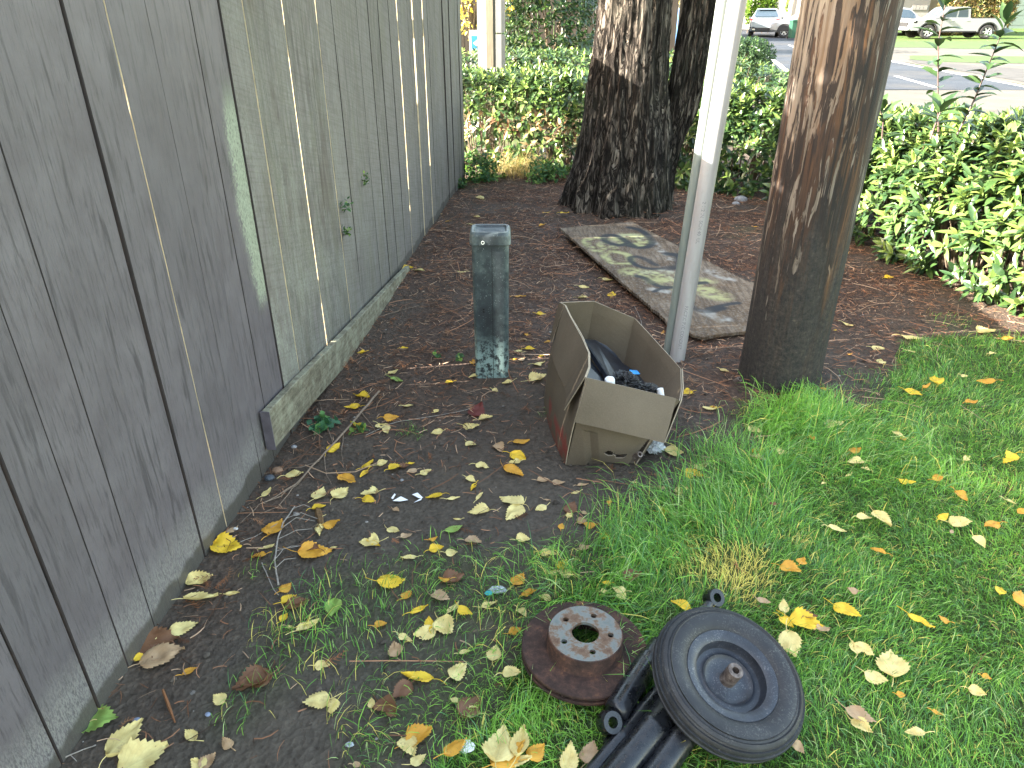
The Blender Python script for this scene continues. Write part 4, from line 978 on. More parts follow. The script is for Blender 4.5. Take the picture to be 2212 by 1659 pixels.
def shoots(P,A,g,k=7,L=.10,W=.036,step=.012,young=.3,pal=None,spread=1.,droop=.5):
    """rosettes of leaves round stem tips. P tips, A axes"""
    n=len(P); A=nrmz(A); ref=np.where(np.abs(A[:,2:3])<.95,np.array([[0,0,1.]]),np.array([[1.,0,0]])); u=nrmz(np.cross(A,ref)); v=np.cross(A,u)
    Vs=[];Fs=[];Cs=[];o=0; ph=g.uniform(0,6.28,n); yg=(g.random(n)<young)
    for j in range(k):
        a=ph+j*2.4+g.normal(0,.2,n); el=np.radians(22+62*(j/(k-1))**.8)*spread+g.normal(0,.16,n)
        rad=u*np.cos(a)[:,None]+v*np.sin(a)[:,None]
        d=A*np.cos(el)[:,None]+rad*np.sin(el)[:,None]+np.array([0,0,.04]); b=P-A*(step*j)
        LL=L*g.uniform(.7,1.2,n)*(.62+.38*min(1,j/3)); WW=W*g.uniform(.8,1.2,n)*(.62+.38*min(1,j/3))
        V,F_=leafgeo(b,d,A*.8+np.array([0,0,.5])-rad*.1,LL,WW,g,droop=droop); Vs.append(V);Fs.append(F_+o);o+=len(V)
        base=pal[g.integers(0,3,n)] if pal is not None else None
        yc=pal[g.integers(3,5,n)]; f=(yg*max(0,1-j/5.))[:,None]
        c=(base*(1-f)+yc*f)*g.uniform(.75,1.25,(n,1)); Cs.append(np.repeat(c,15,0))
    return np.concatenate(Vs),np.concatenate(Fs),np.concatenate(Cs)
LAU=np.array([[.024,.054,.020],[.044,.088,.026],[.075,.130,.034],[.17,.25,.05],[.24,.33,.08]])
def leafmat(name,rough=.28,tr=.22,spec=.6):
    t=NT(name); ca=t.attr('gcol','Color'); t.set(ca,rough,spec=spec); return t.translucent(tr,ca)
M_lau=leafmat('laurel_leaf')
M_twig=simple('twig',(.10,.075,.05),.8,var=.3,scale=40)
def hedge_pts(path,hw,ht,n,g,inner=.22,shape=1.):
    """surface samples on a hedge following path; returns points and outward axes"""
    pth=np.array(path,float); seg=np.linalg.norm(np.diff(pth[:,:2],axis=0),axis=1); cum=np.concatenate([[0],np.cumsum(seg)]); s=g.uniform(0,cum[-1],n)
    i=np.clip(np.searchsorted(cum,s)-1,0,len(seg)-1); f=(s-cum[i])/seg[i]; c=pth[i]*(1-f)[:,None]+pth[i+1]*f[:,None]
    t_=nrmz(pth[i+1,:2]-pth[i,:2]); nx_=np.stack([t_[:,1],-t_[:,0]],-1)
    th=g.uniform(-.10,np.pi+.10,n)
    ct,st_=np.cos(th),np.sin(th); e=.55
    hx=np.sign(ct)*np.abs(ct)**e*hw; hz=np.clip(np.sign(st_)*np.abs(st_)**e,-.05,1)
    H_=c[:,2] if pth.shape[1]>2 else ht
    bump=(fbm(s*2.3+3,th*2.2,3,61)-.45)*.34
    dpt=1-inner*g.random(n)**1.5+bump
    p=np.stack([c[:,0]+nx_[:,0]*hx*dpt,c[:,1]+nx_[:,1]*hx*dpt,np.maximum(.07,H_*hz*(1-.10*inner*g.random(n)+bump*.5))],-1)
    ax_=np.stack([nx_[:,0]*ct,nx_[:,1]*ct,np.maximum(st_,0)*.9+.35],-1)+g.normal(0,.28,(n,3))
    return p,ax_,s
def hedge(name,label,path,hw,ht,n,seed,L=.10,W=.036,young=.3,mat=None,pal=LAU,brown=None,k=7):
    g=np.random.default_rng(seed); p,a,s=hedge_pts(path,hw,ht,n,g); V,Fc,c=shoots(p,a,g,k,L,W,young=young,pal=pal)
    if brown is not None:
        m=brown(V[:,0],V[:,1],V[:,2])
        m=np.repeat(m.reshape(-1,15).mean(1),15); cb=np.array([[.24,.16,.08],[.13,.075,.04],[.34,.28,.15]])[np.repeat(g.integers(0,3,len(V)//15),15)]
        c=np.where((np.repeat(g.random(len(V)//15),15)<m)[:,None],cb,c)
    cx,cy=np.mean([q[0] for q in path]),np.mean([q[1] for q in path])
    e=empty(name,(cx,cy,0),label,'hedge')
    npmesh('foliage',V,Fc,mat or M_lau,e,{'gcol':c},True,(cx,cy,0))
    b=MB(); rr=random.Random(seed)
    pth=path
    for q in range(int(n/9)):
        j=rr.randrange(len(p)); tip=Vector(p[j]); i=rr.randrange(len(pth)-1); f=rr.random(); 
        best=min(range(40),key=lambda m_:(tip.x-(pth[int(m_/40*(len(pth)-1))][0]))**2+(tip.y-(pth[int(m_/40*(len(pth)-1))][1]))**2)
        base=Vector((tip.x*.6+pth[int(best/40*(len(pth)-1))][0]*.4,tip.y*.6+pth[int(best/40*(len(pth)-1))][1]*.4,0))
        b.tube([base,base.lerp(tip,.5)+Vector((rr.uniform(-.05,.05),rr.uniform(-.05,.05),.04)),tip],[.008,.005,.002],5,cap=False)
    o=obj('stems',b,M_twig,e)
    return e
# right hand hedge in front of the street
hr_=hedge('laurel_hedge','glossy green laurel hedge at the right, between the pole and the street',[(2.95,5.9,.80),(3.0,5.2,.88),(3.12,4.4,.97),(3.28,3.75,.90),(3.6,3.05,.78)],.56,.95,1800,101,.115,.035,.42,k=8)
hedge('laurel_hedge','laurel hedge behind the white pipe, between the tree and the utility pole',[(1.6,7.35,.86),(2.2,7.05,.9),(2.8,6.55,.85),(3.05,6.0,.72)],.48,.9,950,102,.105,.038,.42,k=7)
hedge('laurel_hedge','laurel hedge with dead brown growth between fence end and conifer tree',[(-1.2,8.5,.95),(-.3,8.2,.98),(.6,7.95,.98),(1.5,7.5,.9)],.46,.95,1100,103,.10,.036,.38,
   brown=lambda x,y,z:np.clip(.6-np.abs(z-.45)/.35,0,.5)*((x<.8)&(y<8.0)),k=7)
hedge('laurel_hedge','farther laurel hedge around the two white sign boards',[(-1.8,10.9,1.0),(.2,10.5,1.08),(2.6,10.0,1.02),(4.2,9.6,.7)],.7,1.05,1250,104,.095,.036,.25,k=6)
# tall shoots standing out of the right hand hedge
M_shoot=leafmat('shoot_leaf',.45,.10,.4)
def tall_shoot(p0,pts,seed,nl):
    g=np.random.default_rng(seed); pts=[Vector(q) for q in pts]; b=MB(); b.tube(pts,[.0055,.0045,.0035,.0022][:len(pts)],7)
    st_=obj('tall_shoot',b,simple('shoot_stem_%d'%seed,(.085,.055,.05),.6),hr_)
    B=[];D=[]
    tot=len(pts)-1
    for k in range(nl):
        f=(.08+.92*k/(nl-1))*tot; i=min(int(f),tot-1); p=pts[i].lerp(pts[i+1],f-i); a=k*2.4+g.normal(0,.3); up=(pts[i+1]-pts[i]).normalized()
        el=R(30 if k>nl-5 else g.uniform(55,80)); B.append(p); D.append((math.cos(a)*math.sin(el),math.sin(a)*math.sin(el),math.cos(el)))
    B=np.array([tuple(q) for q in B]);D=np.array(D); n=len(B); V,Fc=leafgeo(B,D,np.tile([0,0,1.],(n,1))+g.normal(0,.15,(n,3)),g.uniform(.105,.15,n),g.uniform(.046,.060,n),g,droop=.7)
    c=LAU[g.integers(0,2,n)]*g.uniform(.5,.9,(n,1)); npmesh('shoot_leaves',V-np.array(hr_.location),Fc,M_shoot,hr_,{'gcol':np.repeat(c,15,0)},True)  # shade put into the shoot leaf colours by darkening them
tall_shoot(0,[PY(2027,290,4.3),PY(2026,190,4.3),PY(2027,90,4.32),PY(2045,-10,4.33)],5,26)
tall_shoot(0,[PY(2068,290,4.35),PY(2105,215,4.36),PY(2140,130,4.38),PY(2175,45,4.4)],6,34)
tall_shoot(0,[PY(1905,300,4.9),PY(1908,262,4.9),PY(1905,250,4.9),PY(1900,235,4.9)],8,9)
tall_shoot(0,[PY(2010,300,4.1),PY(2020,270,4.1),PY(2030,245,4.1),PY(2032,240,4.1)],9,10)
# ivy and weeds at the fence end, dry grass clump
def bushlet(name,label,cat,c,r,n,seed,L,W,pal,mat,k=5,young=.3,flat=1.,group=None):
    g=np.random.default_rng(seed); d=nrmz(g.normal(0,1,(n,3))); d[:,2]=np.abs(d[:,2]); rr=r*g.random(n)**.4; p=np.array(c)+d*rr[:,None]*np.array([1,1,flat]); p[:,2]=np.maximum(p[:,2],.01)
    V,Fc,cc=shoots(p,d+np.array([0,0,.5]),g,k,L,W,young=young,pal=pal); o=npmesh(name,V,Fc,mat,None,{'gcol':cc},True,(c[0],c[1],0)); return tag(o,label,cat,group)
WEED=np.array([[.03,.08,.02],[.05,.12,.03],[.04,.11,.035],[.14,.24,.04],[.20,.30,.06]])
M_weed=leafmat('weed_leaf',.5,.3,.4)
bushlet('ivy_clump','low dark ivy clump at the foot of the far fence boards','ivy',tuple(G(975,405,.0)),.17,60,201,.05,.035,WEED*.8,M_weed,flat=.8)
bushlet('weed_clump','leafy green weeds between the fence end and the dry grass tuft','weeds',tuple(G(1040,385,.0)),.26,110,202,.06,.035,WEED,M_weed,flat=1.4)
bushlet('weed_clump','yellowish weeds at the left foot of the conifer trunk','weeds',tuple(G(1175,390,.0)),.25,80,203,.055,.03,WEED*1.25,M_weed,flat=1.1)
bushlet('weed_clump','green weeds on the ground right of the conifer trunk','weeds',tuple(G(1490,395,.0)),.22,60,204,.05,.028,WEED,M_weed,flat=.7)
bushlet('weed_plant','small lobed green weed beside the kick board end','weed',tuple(G(697,915,.012)),.060,13,205,.045,.042,np.array([[.04,.12,.06],[.05,.14,.07],[.06,.17,.07],[.10,.24,.06],[.13,.28,.08]]),M_weed,k=4,flat=.35)
bushlet('weed_plant','small dark green weed partly under the long fallen stick','weed',tuple(G(772,925,.01)),.040,6,206,.040,.022,WEED,M_weed,k=4,flat=.4)
bushlet('weed_plant','tiny green seedling left of the utility pedestal','weed',tuple(G(945,765,.02)),.022,3,207,.03,.028,WEED*1.2,M_weed,k=3,flat=.5)
bushlet('weed_plant','tiny green seedling touching the utility pedestal foot','weed',tuple(G(991,770,.03)),.020,3,208,.03,.028,WEED*1.2,M_weed,k=3,flat=.5)
for k,(px,py,lb) in enumerate([(745,445,'small green sprig growing out through the middle of the bare fence'),(790,392,'topmost green sprig growing through the bare fence boards'),(748,500,'lowest green sprig on the lichened fence boards')]):
    d=ray(px,py); t_=(FA+.02)/(d.x-FB*d.y); c=Vector((0,0,H))+d*t_
    bushlet('fence_sprig',lb,'weed sprig',tuple(c),.045,7,210+k,.026,.016,WEED,M_weed,k=4)
g=np.random.default_rng(5)
for nm,lb,px,py,r_,n,Lh in (('dry_grass','pale dry grass tuft in front of the hedge left of the tree',1120,375,.24,900,.30),('dry_grass','dry grass wisps between the tree and the white pipe',1480,385,.16,350,.2)):
    c=G(px,py); x=c.x+g.normal(0,r_*.6,n); y=c.y+g.normal(0,r_*.6,n)
    V,Fc,cc=grass_mesh('x',x,y,Lh,.003,int(px),lambda x,y:.9+0*x,1.2); V[:,2]+=.0
    o=npmesh(nm,V,Fc,M_grass,None,{'gcol':cc*np.array([.55,.52,.85])},loc=(c.x,c.y,0)); tag(o,lb,'dry grass')
# ======================= TREE CROWN (above the view) =======================
g=np.random.default_rng(300); n=2600; th=g.uniform(0,6.283,n); zz=g.uniform(4.3,7.2,n); rr=(.35+.65*g.random(n))*2.0*(1-(zz-4.2)*.15)
P=np.stack([.95+np.cos(th)*rr,6.05+np.sin(th)*rr*.9,zz-rr*.22+g.normal(0,.1,n)],-1)
k_=fbm(th*1.6+zz*1.3,zz*1.2,3,88)>.44; P=P[k_];th=th[k_]; A=np.stack([np.cos(th),np.sin(th),-.55+0*th],-1)+g.normal(0,.2,(len(th),3))
V,Fc,cc=shoots(P,A,g,6,.26,.07,.03,.2,np.array([[.02,.05,.016],[.03,.07,.02],[.025,.06,.02],[.05,.09,.02],[.12,.07,.03]]),droop=1.2)
npmesh('crown',V,Fc,leafmat('conifer_spray',.6,.15,.3),tree,{'gcol':cc},True,(.86,TY,0))
b=MB(); rr=random.Random(4)
for k in range(16):
    a=rr.uniform(0,6.28); z=rr.uniform(4.0,6.4); p=Vector((.98,6.03,z)); q=p+Vector((math.cos(a),math.sin(a),.1))*rr.uniform(1.2,2.1); b.tube([p,p.lerp(q,.5)+Vector((0,0,.12)),q-Vector((0,0,.3))],[.045,.03,.01],8)
obj('limbs',b,M_bark,tree)
# ======================= STREET =======================
def sheet(name,pts,z,mat,label,kind='structure'):
    b=MB(); b.add([(p[0],p[1],z) for p in pts],[tuple(range(len(pts)))]); o=obj(name,b,mat); return tag(o,label,None,None,kind)
def px2(pts,z=-.03): return [tuple(G(a,b_,z).xy) for a,b_ in pts]
t=NT('asphalt'); n=t.noise(1.2,6,.7); n2=t.noise(60,4,.7); n3=t.noise(.35,4,.6)
c=t.ramp(n,[(.3,(.022,.026,.034)),(.7,(.040,.044,.053))]); c=t.mix(t.ramp(n3,[(.5,0.),(.65,.5)]),c,(.07,.068,.064))
M_asph=t.set(c,t.ramp(n3,[(.4,.6),(.65,.8)]),None,t.bump(n2,.5,.01),.12)
t=NT('pale_apron'); n=t.noise(.9,7,.75); n2=t.noise(45,4,.8); c=t.ramp(n,[(.32,(.048,.045,.038)),(.6,(.080,.075,.065)),(.8,(.115,.108,.095))]); c=t.mix(t.ramp(n2,[(.5,0.),(.7,.45)]),c,(.05,.045,.037))
M_apr=t.set(c,.85,None,t.bump(n2,.6,.01),.3)
t=NT('gravel_leafy'); n=t.noise(14,6,.8); n2=t.noise(40,5,.8); c=t.ramp(n,[(.35,(.06,.045,.034)),(.5,(.15,.125,.10)),(.65,(.22,.185,.15))]); c=t.mix(t.ramp(n2,[(.56,0.),(.66,.8)]),c,(.42,.26,.10)); M_grv=t.set(c,.9,None,t.bump(n2,.8,.02),.2)
M_line=simple('road_paint',(.75,.75,.73),.6,var=.1)
lft=[(6.4,17.0),(8.55,25.5),(12.9,43.5),(15.6,60),(26,120)]; rgt_=[(31,120),(22.5,60),(19.6,50),(13.6,28.1),(11.95,18.2),(11.9,16.8)]
sheet('gravel',[(2.6,8.4),(2.6,13),(4.2,17.4),(6.6,17.4),(6.3,16.8),(5.0,12),(4.15,8.4)],-.026,M_grv,'gravel strip with fallen leaves behind the hedge')
sheet('road_apron',[(4.15,2.2),(4.0,8.6),(4.9,12),(6.3,16.85),(30,16.85),(30,2.2)],-.022,M_apr,'pale gritty sunlit apron beside the road')
road=sheet('road',lft+rgt_+[(30,16.8),(30,15.6),(6.1,15.6)][0:0],-.018,M_asph,'wet grey asphalt road')
sheet('verge_gravel',px2([(1880,96),(2330,96),(2420,192),(2212,184),(2060,158),(1990,141),(1905,128),(1880,124)]),-.0215,M_apr,'pale gravel verge across the road')
M_vg=simple('dark_gravel',(.04,.039,.038),.9,var=.4,scale=3)
sheet('gravel_patch',px2([(1960,129),(2060,139),(2240,152),(2300,175),(2300,187),(2212,178),(2080,155),(1980,137)]),-.014,M_vg,'darker gravel along the road edge')
M_g2=simple('verge_grass',(.032,.065,.010),.9,var=.35,scale=2)
sheet('grass_verge',px2([(1900,91),(1960,90),(2340,88),(2340,106),(2080,106),(1985,103),(1900,103)]),-.012,M_g2,'far strip of lawn beyond the driveway')
sheet('grass_verge',px2([(1965,121),(2040,121),(2340,124),(2340,139),(2130,137),(2020,134),(1965,129)]),-.012,M_g2,'strip of lawn beside the far road edge')
def linestrip(pts,w,label):
    b=MB(); 
    for i in range(len(pts)-1):
        a,c_=Vector(pts[i]).to_2d(),Vector(pts[i+1]).to_2d(); d=(c_-a).normalized(); n_=Vector((-d.y,d.x))*w/2
        b.add([(*(a-n_),-.013),(*(a+n_),-.013),(*(c_+n_),-.013),(*(c_-n_),-.013)],[(0,1,2,3)])
    o=obj('road_marking',b,M_line); tag(o,label,kind='structure')
linestrip([(6.62,17.2),(8.75,25.5),(13.1,43.5)],.14,'white edge line on the near side of the road'); linestrip([(11.75,17.4),(13.35,28.1),(19.3,50)],.14,'white edge line on the far side of the road')
for a,c_ in (((9.62,17.4),(10.25,20.6)),((11.35,27.),(12.0,30.2)),((13.6,37.5),(14.3,40.6))): linestrip([a,c_],.12,'white centre dash on the road')
# low kerb in front of the round shrub
b=MB(); a,c_=G(1545,178,-.03),G(1668,174,-.03); b.box(((a.x+c_.x)/2,(a.y+c_.y)/2,.03),((c_-a).length,.14,.16)); o=obj('kerb',b,simple('kerb_concrete',(.12,.11,.10),.9,var=.3,scale=8)); tag(o,'dark low kerb before the round shrub',kind='structure')
# rising lawn bank beyond the road
b=MB(); P=[]
for yy,zz in ((53,-.02),(57,.35),(62,.8),(75,.85),(130,1.2),(300,1.2)): P.append([(x,yy,zz) for x in (-60,-20,0,13.5+(yy-45)*.17,)])
b.grid(P,0,False)
P=[]
for yy,zz in ((53,-.02),(57,.35),(62,.8),(75,.85),(130,1.2),(300,1.2)): P.append([(x,yy,zz) for x in (21.5+(yy-53)*.16,40,80,160)])
b.grid(P,0,False); o=obj('lawn_bank',b,simple('bank_grass',(.045,.085,.012),.9,var=.3,scale=1.5)); tag(o,'lawn rising beyond the road',kind='structure')
# ---- shrubs, thujas, trees farther off
SHR=np.array([[.025,.055,.018],[.035,.075,.022],[.03,.065,.02],[.06,.12,.025],[.10,.18,.03]])
def shrub(name,label,cat,c,rx,ry,rz_,n,seed,L,W,pal,young=.2,k=5,trunkh=0,mat=None,group=None,sq=.8,inner=.25):
    g=np.random.default_rng(seed); d=nrmz(g.normal(0,1,(n,3))); d2=np.sign(d)*np.abs(d)**sq; d2=d2/np.max(np.linalg.norm(d2,axis=1))
    b_=.16*(fbm(d[:,0]*3+7,d[:,2]*3+d[:,1]*2,3,seed)-.45)*2
    p=d2*np.array([rx,ry,rz_])*(1-inner*g.random(n)**1.6+b_)[:,None]*1.12+np.array(c); m=p[:,2]>.05; p=p[m];d=d[m]
    V,Fc,cc=shoots(p,d+np.array([0,0,.35])+g.normal(0,.3,d.shape),g,k,L,W,step=L*.1,young=young,pal=pal)
    e=empty(name,(c[0],c[1],0),label,cat,group)
    npmesh('crown',V,Fc,mat or M_lau,e,{'gcol':cc},True,(c[0],c[1],0))
    b=MB(); zt=max(.1,c[2]-rz_*.2); b.tube([(c[0],c[1],-.05),(c[0]+.03,c[1],zt*.5),(c[0],c[1],zt)],[max(.03,rx*.07),max(.03,rx*.06),.02],9)
    for q in range(7):
        a=q*.9; b.tube([(c[0],c[1],zt*.5),(c[0]+math.cos(a)*rx*.3,c[1]+math.sin(a)*ry*.3,c[2]),(c[0]+math.cos(a)*rx*.7,c[1]+math.sin(a)*ry*.7,c[2]+rz_*.4)],[.02,.014,.006],6,cap=False)
    obj('trunk',b,M_twig,e); return e
M_far=leafmat('shrub_leaf',.45,.25,.45)
shrub('round_shrub','clipped rounded dark green shrub by the road, behind the white pipe','shrub',(5.35,18.3,.50),.76,.7,.50,1500,401,.075,.03,SHR,.12,6,mat=M_far)
shrub('dark_shrub','big dark green glossy shrub behind the hedge left of the tree','shrub',(.62,13.2,1.25),.78,.8,1.15,1500,402,.10,.045,SHR*.9,.15,5,mat=M_lau)
shrub('dark_shrub','dark shrub close to the sign board behind the hedge','shrub',(-.2,13.9,.45),.5,.45,.75,500,405,.09,.04,SHR*.8,.15,5,mat=M_far)
YEL=np.array([[.45,.34,.05],[.55,.42,.08],[.40,.36,.08],[.62,.45,.05],[.30,.34,.08]])
shrub('birch_tree','yellow autumn birch foliage hanging beside the white sign boards','tree',(-.65,12.6,2.15),.85,.6,1.0,900,403,.05,.036,YEL,.5,4,mat=M_far,inner=.6)
shrub('birch_tree','yellow leaved tree seen in the gap between the two tree stems','tree',(7.2,33,3.1),2.6,2,1.7,1200,404,.16,.10,YEL*.95,.5,4,mat=M_far,inner=.5)
THU=np.array([[.06,.13,.010],[.09,.17,.014],[.05,.11,.010],[.14,.22,.02],[.18,.26,.03]])
M_thu=leafmat('thuja_leaf',.6,.3,.2)
for k,px in enumerate((1618,1634,1650,1663)):
    p=PY(px,40,64); lb=['leftmost yellow green thuja column by the far house','second yellow green thuja from the left, by the far house','third yellow green thuja from the left, by the far house','fourth thuja, nearest the left side of the far white house'][k]
    shrub('thuja',lb,'thuja',(p.x,64,2.7),.42,.42,2.1,650,410+k,.16,.09,THU,.3,4,mat=M_thu,group='row of thujas by the far house',inner=.35)
for k,px in enumerate((1706,1722,1738,1754)):
    p=PY(px,30,66); lb=['first thuja right of the far white house','second thuja right of the far white house','third thuja right of the house, behind the white car','fourth thuja, the one nearest the utility pole'][k]
    shrub('thuja',lb,'thuja',(p.x,66,2.9),.46,.46,2.3,600,420+k,.16,.09,THU,.3,4,mat=M_thu,group='row of thujas by the far house',inner=.35)
AUT=np.array([[.10,.12,.03],[.19,.15,.05],[.12,.14,.04],[.24,.17,.06],[.20,.09,.04]])
for k,(px,lb) in enumerate(((2066,'olive and rust weeping shrub behind the pickup cab'),(2118,'rusty weeping shrub behind the pickup bed'),(2160,'olive weeping shrub next to the garage door'))):
    p=PY(px-6,30,54.5); shrub('weeping_shrub',lb,'shrub',(p.x,54.5,1.9),1.15,.8,1.9,1100,430+k,.30,.08,AUT,.4,5,mat=M_far,group='weeping shrubs behind the pickup',inner=.3)
# distant trees closing the view
FARP=np.array([[.03,.06,.02],[.045,.085,.025],[.04,.07,.03],[.07,.12,.03],[.16,.15,.04]])
kinds=['tall','broad','dark','pale']
for k,(x,y,h) in enumerate(((-14,70,9),(-5,66,8),(4,72,10),(10,58,7),(46,95,12),(58,90,10),(30,110,13),(-24,60,9),(68,80,9))):
    lb=['leftmost but one of the distant trees beyond the fence','distant tree straight behind the fence end','distant tree above the far hedge','distant tree left of the road above the tree fork','distant tree behind the houses right of the road','distant tree behind the garage house','tall distant tree down the road','leftmost distant tree beyond the fence','rightmost distant tree beyond the garage house'][k]
    shrub('distant_tree',lb,'tree',(x,y,h*.55),h*.33,h*.3,h*.45,900,440+k,.5,.3,FARP,.2,4,mat=M_far,group='distant trees closing the view',inner=.4)
# ======================= SIGN BOARDS, SIGN, DARK FENCE =======================
def rpanel(b,x0,x1,z0,z1,y,th,r,mi=0,M=None):
    pts=[]
    for cx,cz,a0 in ((x1-r,z1-r,0),(x0+r,z1-r,90),(x0+r,z0+r,180),(x1-r,z0+r,270)):
        for k in range(6): a=R(a0+18*k); pts.append((cx+r*math.cos(a),cz+r*math.sin(a)))
    b.prism(pts,y,y+th,mi,M)
pp=PY(1061,100,9.0); Msg=Matrix.Translation((pp.x,9.0,0))@Matrix.Rotation(R(-20),4,'Z')
sp=empty('sign_post',(pp.x,9.0,0),'square wooden post carrying two white sign boards beyond the hedge','sign post')
b=MB(); b.box((0,0,1.05),(.08,.08,2.2),0,Msg); obj('post',b,simple('post_wood',(.065,.058,.040),.8,var=.3,scale=12,stretch=(4,4,.5),bump=.3),sp)
Ms=Matrix.Translation((pp.x+.005,9.06,0))@Matrix.Rotation(R(-4),4,'Z'); M_sb=simple('sign_back',(.24,.24,.235),.5,var=.05)
b=MB(); rpanel(b,-.165,.155,.80,1.275,.02,.003,.03,0,Ms); obj('sign_board',b,M_sb,sp)
b=MB(); rpanel(b,-.165,.155,1.29,1.77,.02,.003,.03,0,Ms); obj('sign_board',b,M_sb,sp)
q=PY(1029,85,12.0); ys=empty('yard_sign',(q.x,12,0),'small white yard sign with blue panel and white arrow behind the hedge','sign')
M_sw=simple('sign_white',(.32,.32,.30),.5,var=.08); M_sbl=simple('sign_blue',(.02,.15,.36),.5,var=.05)
b=MB(); b.box((q.x+.02,12,.95),(.26,.012,.62)); obj('board',b,M_sw,ys)
b=MB(); b.box((q.x+.02,11.991,1.08),(.19,.004,.20)); obj('blue_panel',b,M_sbl,ys)
b=MB(); b.prism([(q.x-.055,1.08),(q.x+.04,1.15),(q.x+.10,1.08),(q.x+.04,1.01)],11.986,11.989); obj('arrow_mark',b,M_sw,ys)
b=MB(); b.box((q.x+.03,11.9845,1.08),(.035,.002,.03)); obj('orange_dot',b,simple('sign_orange',(.7,.25,.08),.5),ys)
b=MB()
for zz in (.93,.89,.85): b.box((q.x+.02,11.9925,zz),(.17,.002,.018))
obj('text_lines',b,simple('sign_ink',(.12,.13,.13),.6),ys)
b=MB(); b.box((q.x-.09,12.015,.55),(.02,.012,1.1)); b.box((q.x+.13,12.015,.55),(.02,.012,1.1)); obj('stake',b,M_sw,ys)
b=MB(); M_df=simple('old_fence_wood',(.035,.028,.022),.85,var=.4,scale=6,stretch=(6,1,.4))
df=empty('far_fence',(1.2,16,0),'dark brown board fence far behind the hedge','fence')
for k in range(40): b.box((-3.2+k*.165,16+(k%2)*.004,.95+.01*math.sin(k*3)),(.155,.018,1.95))
obj('board_panel',b,M_df,df)
for k in range(4):
    b=MB(); b.box((-3.2+k*2.2,16.06,1.),(.09,.09,2.05)); obj('post',b,M_df,df)
# ======================= HOUSES =======================
def ext(x0,x1,y0,y1,z0,z1): return ((x0+x1)/2,(y0+y1)/2,(z0+z1)/2),(x1-x0,y1-y0,z1-z0)
M_ws=simple('white_siding',(.22,.215,.205),.7,var=.05,scale=2); M_tan=simple('tan_wall',(.20,.15,.09),.8,var=.08,scale=2); M_gl=simple('dark_glass',(.04,.05,.06),.15,var=.1); M_roof=simple('roof_shingle',(.13,.12,.115),.9,var=.3,scale=8); M_gd=simple('garage_green',(.13,.17,.15),.6,var=.06,scale=2)
def house(x0,x1,y0,y1,h,label,wallm,zb=.8,wins=(),gar=None,ridge='x'):
    e=empty('house',((x0+x1)/2,y0,0),label,'house'); b=MB(); b.box(*ext(x0,x1,y0,y1,0,zb+h)); obj('wall',b,wallm,e)
    b=MB(); xm=(x0+x1)/2; rh=1.6
    if ridge=='x':
        ym=(y0+y1)/2; b.add([(x0-.4,y0-.5,zb+h),(x1+.4,y0-.5,zb+h),(x1+.4,ym,zb+h+rh),(x0-.4,ym,zb+h+rh),(x0-.4,y1+.5,zb+h),(x1+.4,y1+.5,zb+h),(x0-.4,y0-.5,zb+h+.15),(x1+.4,y0-.5,zb+h+.15)],[(6,7,2,3),(3,2,5,4),(0,1,7,6),(0,6,3,4),(1,5,2,7),(0,4,5,1)])
    else:
        b.add([(x0-.5,y0-.4,zb+h),(xm,y0-.4,zb+h+rh),(x1+.5,y0-.4,zb+h),(x0-.5,y1+.4,zb+h),(xm,y1+.4,zb+h+rh),(x1+.5,y1+.4,zb+h)],[(0,3,4,1),(1,4,5,2),(0,1,2),(3,5,4),(0,2,5,3)])
    obj('roof',b,M_roof,e)
    for (wx0,wx1,wz0,wz1) in wins:
        b=MB(); b.box(*ext(wx0-.08,wx1+.08,y0-.05,y0-.01,wz0-.08,wz1+.08)); f=obj('window',b,M_ws,e)
        b=MB(); b.box(*ext(wx0,wx1,y0-.07,y0-.052,wz0,wz1)); obj('pane',b,M_gl,f)
    if gar:
        gx0,gx1,gz1_=gar; b=MB(); n_=4; hh=(gz1_-.0)/n_
        for k in range(n_): b.box(*ext(gx0,gx1,y0-.06,y0-.01,k*hh+.012,(k+1)*hh-.012))
        gd=obj('garage_door',b,M_gd,e)
        b=MB(); b.box(*ext(gx0+.1,gx1-.1,y0-.075,y0-.062,gz1_-hh*.95,gz1_-hh*.1)); f=obj('window_band',b,M_ws,gd)
        b=MB(); b.box(*ext(gx0-.16,gx0-.01,y0-.09,y0-.01,0,gz1_+.15)); b.box(*ext(gx1+.01,gx1+.16,y0-.09,y0-.01,0,gz1_+.15)); b.box(*ext(gx0,gx1,y0-.09,y0-.01,gz1_+.01,gz1_+.17)); obj('door_frame',b,simple('frame_grey',(.30,.28,.27),.7) ,e)
        for k in range(4):
            xx0=gx0+.25+k*(gx1-gx0-.4)/4; b=MB(); b.box(*ext(xx0,xx0+.5,y0-.09,y0-.077,gz1_-hh*.8,gz1_-hh*.3)); obj('door_pane',b,M_gl,gd)
    return e
def X_at(px,Y): return (px-1106)/F*Y/ray(px,30).y
hw1=X_at(1668,72); hw2=X_at(1712,72)
house(hw1,hw2+6,74,84,2.6,'small white house far down the road between the thujas',M_ws,.8,[(X_at(1674,74),X_at(1680,74),1.9,2.9),(X_at(1685,74),X_at(1692,74),1.9,2.9)])
a0,a1=X_at(1900,58),X_at(2004,58); house(a0-4,a1,58,68,3.2,'white walled house behind the parked white vehicles',M_ws,.3,[(X_at(1969+8*k,58),X_at(1973+8*k,58),1.72,1.86) for k in range(4)])
a2,a3=X_at(2006,60),X_at(2046,60); house(a2,a3,60.5,70,3.0,'tan walled house wing beside the white house',M_tan,.4)
b0,b1=X_at(2166,58),X_at(2320,58); house(b0,b1,58,66,3.6,'white house with the grey green garage door at the right edge',M_ws,.0,gar=(X_at(2172,58),X_at(2172,58)+5.2,2.55))
